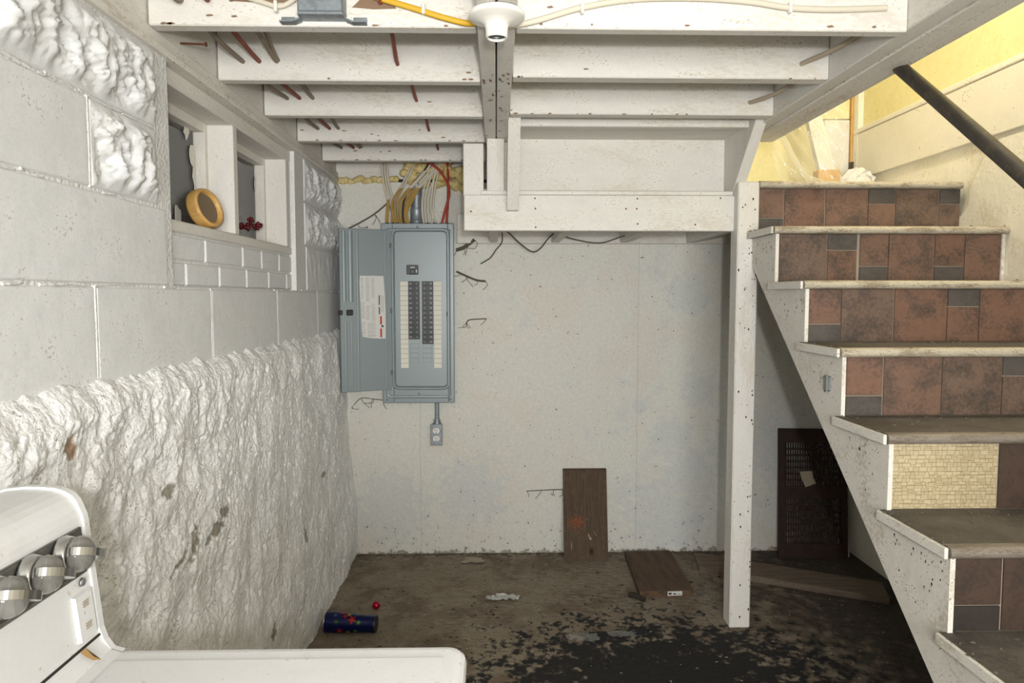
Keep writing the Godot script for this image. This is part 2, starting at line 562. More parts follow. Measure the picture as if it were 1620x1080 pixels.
# ------------------------------------------------------------------ floor and the closed shell of the basement
func floor_and_shell() -> void:
	var fx0 := -0.98
	var fx1 := 2.02
	var fd0 := 1.9
	var fd1 := 3.75
	var w := 1500
	var h := 925
	var a := nb(w, h, 0.006, 301, 5, FastNoiseLite.TYPE_SIMPLEX_SMOOTH, false)
	var b := nb(w, h, 0.05, 302, 4, FastNoiseLite.TYPE_SIMPLEX_SMOOTH, false)
	var c := nb(w, h, 0.16, 303, 3, FastNoiseLite.TYPE_SIMPLEX_SMOOTH, false)
	var e := nb(w, h, 0.02, 304, 4, FastNoiseLite.TYPE_SIMPLEX_SMOOTH, false)
	var out := PackedByteArray()
	out.resize(w * h * 3)
	var base := Color(0.50, 0.455, 0.385)
	var brown := Color(0.41, 0.355, 0.29)
	var grey := Color(0.53, 0.50, 0.445)
	var black := Color(0.075, 0.068, 0.06)
	var murk := Color(0.21, 0.18, 0.15)
	for j in h:
		var d := fd1 - (fd1 - fd0) * (j + 0.5) / h
		for i in w:
			var x := fx0 + (fx1 - fx0) * (i + 0.5) / w
			var q := j * w + i
			var na := a[q] / 255.0
			var nbv := b[q] / 255.0
			var nc := c[q] / 255.0
			var ne := e[q] / 255.0
			var col := base.lerp(brown, clampf((na - 0.42) * 3.0, 0.0, 1.0)).lerp(grey, clampf((ne - 0.56) * 4.0, 0.0, 0.6))
			col = col * (0.90 + 0.22 * nc)
			# murky soil to the right of the post and along the foot of the wall
			var mk := clampf((x - 1.0) * 2.2 + (ne - 0.5) * 2.0, 0.0, 1.0) * 0.85
			mk = maxf(mk, clampf((d - 3.57) * 18.0 + (nbv - 0.5) * 3.0, 0.0, 1.0) * 0.6)
			col = col.lerp(murk, mk)
			# black wet soil in front of the post
			var r := sqrt(pow((x - 0.62) / 0.66, 2.0) + pow((d - 2.36) / 0.50, 2.0))
			var s := clampf((1.0 - r) * 3.2 + (ne - 0.5) * 3.4 + (nbv - 0.5) * 2.6, 0.0, 1.0)
			col = col.lerp(black, s * 0.97)
			var sp := nc * 0.55 + nbv * 0.45
			if sp > 0.66 and s > 0.02: col = col.lerp(black, 0.8)
			elif sp > 0.71: col = col.lerp(murk, 0.8)
			if sp < 0.27 and s < 0.9: col = col.lerp(Color(0.60, 0.57, 0.50), 0.5)
			out[q * 3] = clampi(int(col.r * 255.0), 0, 255)
			out[q * 3 + 1] = clampi(int(col.g * 255.0), 0, 255)
			out[q * 3 + 2] = clampi(int(col.b * 255.0), 0, 255)
	var fm := uvmat("floor_concrete", from_bytes(w, h, out), 0.85)
	fm.normal_enabled = true
	fm.normal_texture = bumps(1024, 0.05, 305, 4.0, 5)
	fm.normal_scale = 0.6
	var fl := setting("floor", "dirty brown concrete floor with a patch of black soil")
	var m := MB.new()
	m.poly([V(fx0, 0, fd0), V(fx1, 0, fd0), V(fx1, 0, fd1), V(fx0, 0, fd1)], Vector3.UP, [Vector2(0, 1), Vector2(1, 1), Vector2(1, 0), Vector2(0, 0)])
	m.poly([V(fx0, -0.1, fd0), V(fx1, -0.1, fd0), V(fx1, -0.1, fd1), V(fx0, -0.1, fd1)], Vector3.DOWN)
	part(fl, "stained_slab", m, fm)
	var far := speckled(512, Color(0.47, 0.42, 0.36), Color(0.36, 0.31, 0.26), Color(0.15, 0.13, 0.11), 311, 0.5, 0.6, 0.68, 0.6, 0.12)
	tmat("floor_plain", far, 0.85, Vector3(0.8, 0.8, 0.8))
	pbox(fl, "slab", V(fx0, -0.1, -3.7), V(2.1, 0, fd0), M.floor_plain, 0.0)
	var rear := setting("wall_rear", "plain pale basement wall behind the viewpoint")
	pbox(rear, "wall_panel", V(-1.0, 0, -3.6), V(2.1, 2.2, -3.7), M.block_paint, 0.0)
	# the flash head and an added fill lamp on a stand, both behind the viewpoint
	var fh := thing("flash_lamp", "small black flash lamp behind the viewpoint", "flash", V(0.08, 1.45, -0.34))
	pbox(fh, "head", V(0.04, 1.425, -0.40), V(0.12, 1.475, -0.318), M.black_plastic, 0.005)
	pbox(fh, "lamp_window", V(0.045, 1.43, -0.318), V(0.115, 1.47, -0.312), M.lamp_glow, 0.001)
	pbox(fh, "stem", V(0.07, 0.0, -0.37), V(0.09, 1.425, -0.35), M.black_plastic, 0.002)
	var lamp := thing("added_fill_lamp", "white square fill lamp on a stand, added behind the viewpoint", "lamp", V(0.30, 0, -1.75))
	pbox(lamp, "lamp_diffuser", V(-0.40, 0.92, -1.73), V(1.00, 1.72, -1.712), M.lamp_glow, 0.004)
	pbox(lamp, "housing", V(-0.42, 0.90, -1.80), V(1.02, 1.74, -1.731), M.black_plastic, 0.01)
	pbox(lamp, "stand", V(0.285, 0.0, -1.78), V(0.315, 0.90, -1.75), M.black_plastic, 0.003)

# ------------------------------------------------------------------ left wall: rough rubble below, painted blocks above
func steps(a: float, b: float, cell: float, round_: float) -> Array:
	# positions along a block's face, close together at both ends so that the edge turns crisply
	var o := [a, a + round_ * 0.35, a + round_ * 0.7, a + round_]
	var n := maxi(2, int((b - a - 2.0 * round_) / cell))
	for i in range(1, n): o.append(lerpf(a + round_, b - round_, float(i) / n))
	o.append_array([b - round_, b - round_ * 0.7, b - round_ * 0.35, b])
	return o

func rough_block(d0: float, d1: float, y0: float, y1: float, x: float, amp: float, n1: FastNoiseLite, n2: FastNoiseLite, cell: float, round_: float) -> MB:
	var m := MB.new()
	var us := steps(d0, d1, cell, round_)
	var vs := steps(y0, y1, cell, round_)
	var pt := []
	for y in vs:
		for d in us:
			var edge: float = minf(minf(d - d0, d1 - d), minf(y - y0, y1 - y))
			var k := 1.0 - clampf(edge / round_, 0.0, 1.0)
			var k2 := smoothstep(0.0, 0.045, edge)
			var hgt := amp * k2 * (n1.get_noise_3d(d * 0.9, y * 0.5 + d * 0.3, x) * 0.9 + 0.45 + 0.25 * n2.get_noise_3d(d, y, 3.0)) + 0.0012 * n2.get_noise_3d(d * 0.5, y * 0.5, 9.0)
			pt.append(V(x - 0.006 * k * k + hgt, y, d))
	m.grid(pt, us.size() - 1, vs.size() - 1, Vector3.RIGHT)
	m.box(V(x - 0.03, y0, d0), V(x - 0.006, y1, d1), 0.0)
	return m

func left_wall() -> void:
	var wl := setting("wall_left", "white painted block wall over a rough rubble base")
	var big := noise(2.6, 401, 2)
	var mid := noise(6.5, 402, 5)
	mid.domain_warp_enabled = true
	mid.domain_warp_amplitude = 0.06
	mid.domain_warp_frequency = 7.0
	var plate := noise(4.2, 405, 3, FastNoiseLite.FRACTAL_RIDGED)
	var fine := noise(38.0, 403, 4)
	var pit := noise(22.0, 404, 2)
	var m := MB.new()
	var d0 := 0.78
	var d1 := 3.66
	var nu := 480
	var nv := 210
	var pt := []
	var tint := []
	var mort := Color(0.36, 0.33, 0.28)
	var clay := Color(0.42, 0.29, 0.19)
	# [depth, height, half length, half height, turn, colour]
	var bare := [[1.910, 0.734, 0.075, 0.022, 0.25, mort], [1.757, 0.732, 0.050, 0.016, 0.75, mort], [1.266, 1.089, 0.022, 0.018, -0.60, clay], [1.628, 0.904, 0.018, 0.018, 0.00, mort], [2.725, 0.406, 0.030, 0.030, 1.20, mort], [2.284, 0.237, 0.030, 0.020, 0.80, mort], [3.079, 0.569, 0.030, 0.014, -0.30, mort], [1.655, 0.722, 0.050, 0.006, 0.40, mort]]
	for j in nv + 1:
		var t := float(j) / nv
		for i in nu + 1:
			var d := lerpf(d0, d1, float(i) / nu)
			var y: float
			var x: float
			var rim := 0.02 * big.get_noise_2d(d * 3.0, 50.0) + 0.008 * fine.get_noise_2d(d * 0.6, 70.0)
			if t < 0.93:
				y = t / 0.93 * 1.135
				x = lerpf(-0.735, -0.778, smoothstep(0.0, 0.9, y))
			else:
				var s := (t - 0.93) / 0.07
				y = 1.135 + 0.062 * sin(s * PI * 0.5) + rim * s
				x = -0.778 - 0.06 * (1.0 - cos(s * PI * 0.5))
			var near := 1.0 - smoothstep(1.2, 2.6, d)
			var q := 0.014 * big.get_noise_2d(d, y) + (0.010 + 0.008 * near) * mid.get_noise_2d(d * 1.25, y * 0.8) + 0.003 * fine.get_noise_2d(d * 1.3, y * 0.7) + 0.006 * near * plate.get_noise_2d(d, y)
			q -= 0.02 * maxf(0.0, pit.get_noise_2d(d, y) - 0.42)
			# bare mortar where the paint has come away
			var c := Color.WHITE
			for b in bare:
				var ca: float = cos(b[4])
				var sa: float = sin(b[4])
				var px: float = (d - b[0]) * ca + (y - b[1]) * sa
				var py: float = -(d - b[0]) * sa + (y - b[1]) * ca
				var e: float = 1.0 - sqrt(pow(px / b[2], 2.0) + pow(py / b[3], 2.0)) + 0.9 * fine.get_noise_2d(d * 0.7, y * 0.7)
				if e > 0.0:
					c = b[5]
					q -= 0.004
			tint.append(c)
			if t > 0.93: q *= 0.55
			pt.append(V(x + q, y, d))
	m.grid(pt, nu, nv, Vector3.RIGHT, tint)
	part(wl, "rubble_face", m, M.rubble_paint, "lumpy white painted rubble lower wall")
	pbox(wl, "rubble_core", V(-1.0, 0, d1), V(-0.86, 1.1, d0), M.rubble_paint, 0.0)
	pbox(wl, "plain_wall", V(-1.0, 0, d0 + 0.005), V(-0.8, 1.944, -3.6), M.block_paint, 0.0)
	pbox(wl, "plain_base", V(-1.0, 0, d0 + 0.012), V(-0.752, 1.15, -3.6), M.block_paint, 0.004)
	# mortar backing round the window opening
	for r in [[0.78, 1.775, 1.15, 1.944], [2.86, 3.66, 1.15, 1.944], [1.775, 2.86, 1.15, 1.53]]:
		pbox(wl, "mortar", V(-0.955, r[2], r[0]), V(-0.8125 if r[2] < 1.2 and r[3] > 1.6 else -0.8375, r[3], r[1]), M.mortar_paint, 0.0)
	pbox(wl, "mortar", V(-1.0, 1.15, 1.77), V(-0.8125, 1.386, 2.87), M.mortar_paint, 0.0)
	var rock := noise(13.0, 411, 2)
	rock.domain_warp_enabled = true
	rock.domain_warp_amplitude = 0.05
	rock.domain_warp_frequency = 9.0
	var soft := noise(30.0, 412, 3)
	var g := 0.0028
	# [depth from, to, height from, to, relief]
	for q in [
		[0.83, 1.425, 1.17, 1.386, 0.0], [1.425, 1.997, 1.17, 1.386, 0.0], [1.997, 2.594, 1.17, 1.386, 0.0], [2.594, 3.167, 1.17, 1.386, 0.0], [3.167, 3.66, 1.17, 1.386, 0.0],
		[0.83, 1.04, 1.386, 1.578, 0.0], [1.04, 1.742, 1.386, 1.578, 0.0], [3.0, 3.66, 1.386, 1.578, 0.004],
		[0.83, 1.423, 1.578, 1.761, 0.0], [1.423, 1.705, 1.578, 1.761, 0.034], [2.985, 3.66, 1.578, 1.761, 0.028],
		[0.83, 1.13, 1.761, 1.944, 0.012], [1.13, 1.705, 1.761, 1.944, 0.034], [2.985, 3.66, 1.761, 1.944, 0.028]]:
		var rel: float = q[4]
		part(wl, "block", rough_block(q[0] + g, q[1] - g, q[2] + g, q[3] - g, -0.808, rel, rock, soft, 0.0065 if rel > 0.0 else 0.03, 0.006), M.block_paint)
	# the two brick courses under the window, set a little back
	for row in [[1.391, 1.452, [1.775, 1.892, 2.119, 2.347, 2.571, 2.79, 2.993]], [1.459, 1.524, [1.775, 2.021, 2.316, 2.50, 2.70, 2.915, 2.993]]]:
		for i in row[2].size() - 1:
			part(wl, "brick", rough_block(row[2][i] + 0.005, row[2][i + 1] - 0.005, row[0], row[1], -0.832, 0.0, rock, soft, 0.02, 0.005), M.block_paint)
	# squeezed-out mortar along the joints
	var mj := MB.new()
	for r in [[1.386, 0.85, 3.6], [1.578, 0.85, 1.7], [1.761, 0.85, 1.69]]:
		var d: float = r[1]
		while d < r[2]:
			var len_ := rng.randf_range(0.03, 0.16)
			var p := []
			for k in 4: p.append(V(-0.812 + rng.randf_range(-0.001, 0.002), r[0] + rng.randf_range(-0.003, 0.003), minf(d + len_ * k / 3.0, r[2])))
			if rng.randf() < 0.6: mj.tube(p, rng.randf_range(0.002, 0.0042), 6, 1.0, 2)
			d += len_
	for r in [[1.425, 1.19, 1.385], [1.997, 1.19, 1.385], [2.594, 1.19, 1.385], [3.167, 1.19, 1.385], [1.423, 1.58, 1.76]]:
		mj.tube([V(-0.8115, r[1], r[0]), V(-0.8115, (r[1] + r[2]) * 0.5, r[0] + 0.002), V(-0.811, r[2], r[0])], 0.0036, 6, 1.0, 3)
	part(wl, "mortar_beads", mj, M.mortar_paint).set_meta("kind", "stuff")
	# white render edge at the window's left side
	pbox(wl, "mortar_edge", V(-0.88, 1.386, 1.742), V(-0.822, 1.53, 1.782), M.mortar_paint, 0.006)

# ------------------------------------------------------------------ back wall
func back_wall() -> void:
	var x0 := -0.9
	var x1 := 1.95
	var w := 1425
	var h := 985
	var a := nb(w, h, 0.005, 501, 5, FastNoiseLite.TYPE_SIMPLEX_SMOOTH, false)
	var b := nb(w, h, 0.09, 502, 3, FastNoiseLite.TYPE_SIMPLEX_SMOOTH, false)
	var c := nb(w, h, 0.009, 503, 5, FastNoiseLite.TYPE_SIMPLEX_SMOOTH, false)
	var e := nb(w, h, 0.03, 504, 4, FastNoiseLite.TYPE_SIMPLEX_SMOOTH, false)
	var out := PackedByteArray()
	out.resize(w * h * 3)
	var base := Color(0.825, 0.82, 0.785)
	var blue := Color(0.755, 0.77, 0.772)
	var pink := Color(0.825, 0.80, 0.76)
	var dark := Color(0.30, 0.27, 0.23)
	# damp blue-grey blotches: x, y, radius
	var spots := [[1.07, 0.87, 0.10], [0.93, 0.62, 0.12], [1.25, 0.55, 0.14], [1.02, 0.42, 0.16], [-0.12, 0.33, 0.2], [0.76, 0.79, 0.05], [1.0, 1.37, 0.12], [1.55, 0.6, 0.25], [0.9, 0.2, 0.25], [-0.55, 0.25, 0.2]]
	for j in h:
		var y := 1.97 * (1.0 - (j + 0.5) / h)
		for i in w:
			var x := x0 + (x1 - x0) * (i + 0.5) / w
			var q := j * w + i
			var na := a[q] / 255.0
			var nbv := b[q] / 255.0
			var nc := c[q] / 255.0
			var ne := e[q] / 255.0
			var bl := clampf((nc - 0.62) * 3.0 + (x - 0.9) * 0.35, 0.0, 0.75)
			for s in spots:
				var r2: float = (pow(x - s[0], 2.0) + pow(y - s[1], 2.0)) / (s[2] * s[2])
				if r2 < 2.5: bl = maxf(bl, clampf(1.3 - r2 + (ne - 0.5) * 1.8, 0.0, 0.9))
			var col := base.lerp(blue, bl * 0.6)
			col = col.lerp(pink, clampf((na - 0.55) * 4.0, 0.0, 0.6) * (1.0 - bl))
			col = col * (0.965 + 0.07 * nbv)
			var sp := nbv * 0.66 + ne * 0.34
			var lim := 0.755 - 0.05 * smoothstep(0.35, 0.0, y)
			if sp > lim: col = col.lerp(dark, clampf((sp - lim) * 14.0, 0.0, 0.75))
			# grime with a ragged upper edge along the foot of the wall
			var foot := clampf((0.016 + (ne - 0.5) * 0.05 + (nbv - 0.5) * 0.03 - y) * 90.0, 0.0, 1.0)
			col = col.lerp(Color(0.40, 0.36, 0.30), foot * (0.35 + 0.4 * nbv))
			out[q * 3] = clampi(int(col.r * 255.0), 0, 255)
			out[q * 3 + 1] = clampi(int(col.g * 255.0), 0, 255)
			out[q * 3 + 2] = clampi(int(col.b * 255.0), 0, 255)
	var bm := uvmat("back_wall_paint", from_bytes(w, h, out), 0.7)
	bm.normal_enabled = true
	bm.normal_texture = bumps(1024, 0.03, 505, 2.5, 5)
	bm.normal_scale = 0.5
	var wb := setting("wall_back", "off white painted concrete wall with blue grey blotches")
	for r in [[x0, -0.40], [-0.40, 0.742], [0.742, x1]]:
		var m := MB.new()
		var ch := 0.0014
		var top := 1.945
		var xs := [r[0], r[0] + ch, r[1] - ch, r[1]]
		var ds := [BACK + 0.0025, BACK, BACK, BACK + 0.0025]
		for k in 3:
			var uv := []
			for p in [[k, 0.0], [k + 1, 0.0], [k + 1, top], [k, top]]:
				uv.append(Vector2((xs[p[0]] - x0) / (x1 - x0), 1.0 - p[1] / 1.97))
			m.poly([V(xs[k], 0, ds[k]), V(xs[k + 1], 0, ds[k + 1]), V(xs[k + 1], top, ds[k + 1]), V(xs[k], top, ds[k])], Vector3.BACK, uv)
		m.poly([V(r[0], top, BACK), V(r[1], top, BACK), V(r[1], top, BACK + 0.2), V(r[0], top, BACK + 0.2)], Vector3.UP)
		m.poly([V(r[0], 0, BACK + 0.2), V(r[1], 0, BACK + 0.2), V(r[1], top, BACK + 0.2), V(r[0], top, BACK + 0.2)], Vector3.FORWARD)
		part(wb, "wall_panel", m, bm)
	# rim board that stands on the wall, seen between the last joist and the wall's top
	pbox(wb, "rim_board", V(-0.84, 1.966, BACK + 0.03), V(-0.04, 2.2, BACK + 0.07), M.paint_x)
	pbox(wb, "sill_packing", V(-0.95, 1.94, BACK + 0.06), V(1.16, 2.2, BACK + 0.2), M.soot)

# ------------------------------------------------------------------ ceiling: joists, girder, trimmer, subfloor
func ceiling() -> void:
	var ce := setting("ceiling", "open ceiling of white painted joists under floor boards")
	var x := -1.0
	while x < 1.1:                                       # floor boards above the joists, running front to back
		pbox(ce, "floor_board", V(x + 0.001, 2.19, -3.65), V(minf(x + 0.139, 1.15), 2.212, 3.8), M.paint_z, 0.002)
		x += 0.14
	pbox(ce, "floor_board", V(1.15, 2.19, -3.65), V(2.1, 2.212, 0.55), M.paint_z, 0.002)
	# plate and rim on the left wall
	pbox(ce, "wall_plate", V(-1.05, 1.944, -3.6), V(-0.796, 1.962, 3.66), M.dirty_paint_z, 0.003)
	pbox(ce, "wall_plate", V(-1.05, 1.963, -3.6), V(-0.813, 1.9995, 3.66), M.dirty_paint_z, 0.003)
	pbox(ce, "rim_board", V(-0.86, 2.0, -3.6), V(-0.822, 2.19, 3.66), M.paint_z, 0.003)
	# joists in two runs, broken at the girder
	for j in [[1.70, 0.0, -0.006], [2.11, -0.002, 0.003], [2.52, 0.0, 0.002], [2.93, 0.0, 0.0], [3.34, 0.0, 0.0]]:
		var d: float = j[0]
		pbox(ce, "joist", V(-0.818, 2.0 + j[1], d), V(-0.046, 2.19, d + 0.04), M.paint_x, 0.003)
		if d < 2.6:
			pbox(ce, "joist", V(0.049, 2.0 + j[2], d - (0.03 if d > 2.0 else 0.015)), V(0.984, 2.19, d + 0.02), M.paint_x, 0.003)
	var ch := MB.new()
	var cr := RandomNumberGenerator.new()
	cr.seed = 77
	for k in 62:
		var jd: float = [1.70, 2.11, 2.52, 2.93, 3.34][cr.randi_range(0, 4)]
		var right := jd < 2.6 and cr.randf() < 0.62
		var fd := jd if not right else jd - (0.03 if jd > 2.0 else 0.015)
		var jx := cr.randf_range(0.06, 0.95) if right else cr.randf_range(-0.8, -0.06)
		if right and cr.randf() < 0.4: jx = cr.randf_range(0.055, 0.2)
		var l := cr.randf_range(0.002, 0.012)
		var y := 2.002 + (0.0 if cr.randf() < 0.6 else cr.randf_range(0.004, 0.05))
		ch.poly([V(jx - l, y + cr.randf_range(0.0, 0.003), fd - 0.0006), V(jx - l * 0.3, y - 0.001, fd - 0.0006), V(jx + l, y + 0.001, fd - 0.0006), V(jx + l * 0.4, y + cr.randf_range(0.003, 0.006), fd - 0.0006), V(jx - l * 0.6, y + 0.004, fd - 0.0006)], Vector3.BACK)
	for q in [[-0.62, -0.47, 2.052, 2.068], [-0.34, -0.235, 2.04, 2.06]]:
		ch.poly([V(q[0], q[2] + 0.004, 1.6994), V((q[0] + q[1]) * 0.5, q[2], 1.6994), V(q[1], q[2] + 0.002, 1.6994), V(q[1] - 0.01, q[3], 1.6994), V(q[0] + 0.02, q[3] + 0.003, 1.6994)], Vector3.BACK)
	for k in 26:
		var gx := cr.randf_range(-0.038, 0.04)
		var gd := cr.randf_range(2.0, 2.9)
		var l := cr.randf_range(0.003, 0.016)
		ch.poly([V(gx - 0.004, 1.9952, gd - l), V(gx + 0.003, 1.9952, gd - l * 0.5), V(gx + 0.005, 1.9952, gd + l), V(gx - 0.003, 1.9952, gd + l * 0.6)], Vector3.DOWN)
	part(ce, "chipped_paint", ch, M.rust_brown, "brown wood showing where paint has chipped").set_meta("kind", "stuff")
	# girder of two planks
	pbox(ce, "girder_plank", V(-0.044, 1.996, -3.6), V(-0.001, 2.19, 2.94), M.paint_z, 0.003)
	pbox(ce, "girder_plank", V(0.003, 1.997, -3.6), V(0.047, 2.19, 2.93), M.paint_z, 0.003)
	# trimmer of three planks beside the stair opening
	pbox(ce, "trimmer_plank", V(0.985, 2.0, 0.3), V(1.036, 2.3, 2.86), M.paint_z, 0.003)
	pbox(ce, "trimmer_plank", V(1.038, 1.995, 0.3), V(1.09, 2.3, 2.86), M.dirty_paint_z, 0.003)
	pbox(ce, "trimmer_plank", V(1.092, 1.998, 0.3), V(1.145, 2.3, 2.9), M.dirty_paint_z, 0.003)

# ------------------------------------------------------------------ window in the left wall
func window() -> void:
	var wn := setting("window_1", "two pane basement window in peeling white frame")
	var pm: Material = M.paint_z
	# sill, head, jambs, mullion (set back 2 cm behind the blocks)
	var m := MB.new()
	m.box(V(-1.02, 1.53, 1.72), V(-0.829, 1.561, 2.985), 0.004)
	part(wn, "sill", m, pm)
	pbox(wn, "head_board", V(-1.02, 1.901, 1.70), V(-0.829, 1.944, 2.985), pm, 0.004)
	pbox(wn, "jamb", V(-1.02, 1.561, 1.71), V(-0.835, 1.901, 1.745), M.paint_y, 0.003)
	pbox(wn, "mullion", V(-0.95, 1.561, 2.247), V(-0.829, 1.901, 2.284), M.paint_y, 0.003)
	pbox(wn, "jamb", V(-0.95, 1.561, 2.797), V(-0.829, 1.901, 2.848), M.paint_y, 0.003)
	pbox(wn, "casing", V(-0.95, 1.5, 2.862), V(-0.818, 1.93, 2.985), M.dirty_paint, 0.012)
	for r in [[1.745, 2.247], [2.284, 2.797]]:
		# stops that hold the pane
		pbox(wn, "stop", V(-0.945, 1.561, r[1] - 0.022), V(-0.908, 1.901, r[1]), M.paint_y, 0.002)
		pbox(wn, "stop", V(-0.945, 1.561, r[0]), V(-0.908, 1.901, r[0] + 0.022), M.paint_y, 0.002)
		pbox(wn, "stop", V(-0.945, 1.872, r[0] + 0.022), V(-0.908, 1.901, r[1] - 0.022), pm, 0.002)
		pbox(wn, "stop", V(-0.945, 1.561, r[0] + 0.022), V(-0.916, 1.568, r[1] - 0.022), pm, 0.002)
		pbox(wn, "pane", V(-0.944, 1.566, r[0] + 0.012), V(-0.940, 1.88, r[1] - 0.012), M.window_glass, 0.0)
	# flakes of paint still sticking to the glass
	for f in [[2.205, 1.80, 0.022, 0.036], [2.212, 1.74, 0.014, 0.03], [2.165, 1.862, 0.022, 0.026], [2.03, 1.864, 0.014, 0.014], [2.09, 1.595, 0.022, 0.04], [2.03, 1.573, 0.03, 0.012], [2.216, 1.68, 0.009, 0.05], [2.765, 1.80, 0.01, 0.035]]:
		var pm2 := MB.new()
		var o := PackedVector2Array()
		for k in 11:
			var an := TAU * k / 11.0
			var rr := rng.randf_range(0.65, 1.1)
			o.append(Vector2(cos(an) * f[2] * rr, sin(an) * f[3] * rr))
		pm2.prism(o, V(-0.938, f[1], f[0]), Vector3(0, 0, -1), Vector3.UP, Vector3(0.0012, 0, 0))
		part(wn, "paint_flake", pm2, M.paper_white)
	# the night garden outside: bare ground, a low stone wall and a few roots
	var we := setting("wall_outside", "night garden beyond the basement window")
	pbox(we, "ground", V(-6.0, 1.30, 0.0), V(-1.02, 1.42, 12.0), M.well_wall, 0.0)
	pbox(we, "garden_wall", V(-3.2, 1.42, 0.0), V(-3.0, 2.3, 12.0), M.well_wall, 0.01)
	for y in [1.62, 1.78]:
		var st := MB.new()
		st.tube([V(-2.9, 1.42, 4.2), V(-2.2, y, 4.0), V(-1.7, y + 0.05, 4.4), V(-1.9, y + 0.2, 5.4)], 0.02, 6)
		part(we, "branch", st, M.old_wood_z)

# ------------------------------------------------------------------ landing platform with its braces, boxed in above
func landing() -> void:
	var la := thing("landing_platform", "white painted timber landing platform hung beside the stairs", "platform", V(0.4, 1.62, 3.2))
	pbox(la, "beam", V(-0.128, 1.624, 2.80), V(0.957, 1.766, 2.84), M.paint_x, 0.003)
	pbox(la, "top_strip", V(-0.06, 1.768, 2.812), V(0.955, 1.784, 2.86), M.paint_x, 0.002)
	pbox(la, "deck_board", V(-0.13, 1.785, 2.95), V(0.955, 1.812, 3.6), M.paint_x, 0.002)
	pbox(la, "ledger", V(-0.20, 1.632, 3.58), V(1.19, 1.78, 3.619), M.paint_x, 0.003)
	for x in [-0.032, 0.283, 0.634, 0.976]:
		pbox(la, "joist", V(x, 1.636, 2.842), V(x + 0.04, 1.784, 3.58), M.paint_z, 0.003)
	for q in [[0.155, 1.752], [0.157, 1.712], [0.158, 1.638], [0.565, 1.752], [0.563, 1.712], [0.567, 1.652], [0.52, 1.712], [0.90, 1.755], [-0.10, 1.70], [0.80, 1.65]]:
		var nh := MB.new()
		nh.lathe([[0.0035, 0.0], [0.003, 0.0012], [0.0, 0.0015]], V(q[0], q[1], 2.80), Vector3.BACK, 8)
		part(la, "nail_head", nh, M.rust)
	# stub posts that carry the girder on the beam
	pbox(la, "stub_post", V(-0.131, 1.766, 2.822), V(-0.05, 1.972, 2.86), M.paint_y, 0.003)
	pbox(la, "stub_post", V(-0.037, 1.784, 2.835), V(0.033, 1.995, 2.90), M.paint_y, 0.003)
	# the white boxed panel above, its soffit and nailing strip
	pbox(la, "back_panel", V(0.035, 1.80, 2.93), V(0.955, 2.02, 2.95), M.paint_x, 0.001)
	pbox(la, "ledge_strip", V(0.035, 1.785, 2.905), V(0.95, 1.800, 2.93), M.dirty_paint, 0.002)
	pbox(la, "soffit_board", V(0.05, 2.012, 2.70), V(0.985, 2.03, 2.93), M.paint_x, 0.001)
	pbox(la, "nailing_strip", V(0.05, 2.0, 2.655), V(0.97, 2.06, 2.70), M.paint_x, 0.003)
	# slanting brace boards: [x from, x to, top depth, bottom depth, ...]
	var m := MB.new()                                     # right-hand gusset
	m.prism(PackedVector2Array([Vector2(2.545, 2.045), Vector2(2.93, 2.03), Vector2(2.93, 1.79), Vector2(2.83, 1.775)]), V(0.955, 0, 0), Vector3(0, 0, -1), Vector3.UP, Vector3(0.042, 0, 0))
	part(la, "gusset", m, M.paint_y)
	m = MB.new()                                          # left-hand brace stick
	m.hull8([V(0.045, 2.035, 2.535), V(0.09, 2.035, 2.535), V(0.09, 2.035, 2.575), V(0.045, 2.035, 2.575),
		V(0.043, 1.70, 2.76), V(0.088, 1.70, 2.76), V(0.088, 1.70, 2.80), V(0.043, 1.70, 2.80)])
	part(la, "brace", m, M.paint_y)
	# post
	var po := thing("support_post", "white painted square timber post standing on the floor beside the stairs", "post", V(1.0, 0, 2.8))
	m = MB.new()
	m.box(V(0.957, 0.0, 2.757), V(1.042, 1.815, 2.84), 0.005)
	part(po, "shaft", m, M.paint_y)
	m = MB.new()
	var sr := RandomNumberGenerator.new()
	sr.seed = 19
	for q in 80:
		var px := sr.randf_range(0.962, 1.037)
		var py := sr.randf_range(0.02, 1.0) if sr.randf() < 0.5 else sr.randf_range(1.2, 1.75)
		if sr.randf() < 0.35: px = sr.randf_range(1.02, 1.037)
		var l := sr.randf_range(0.001, 0.0045)
		m.poly([V(px - l, py, 2.7565), V(px, py - l * sr.randf_range(0.8, 2.5), 2.7565), V(px + l * 0.8, py, 2.7565), V(px, py + l, 2.7565)], Vector3.BACK)
	part(po, "dirt_spatter", m, M.soot, "dark dirt spatters on the post").set_meta("kind", "stuff")

# ------------------------------------------------------------------ stairs
func tread_d(k: int) -> float: return 2.757 - 0.256 * (k - 1)
func tread_h(k: int) -> float: return 1.818 - 0.202 * (k - 1)

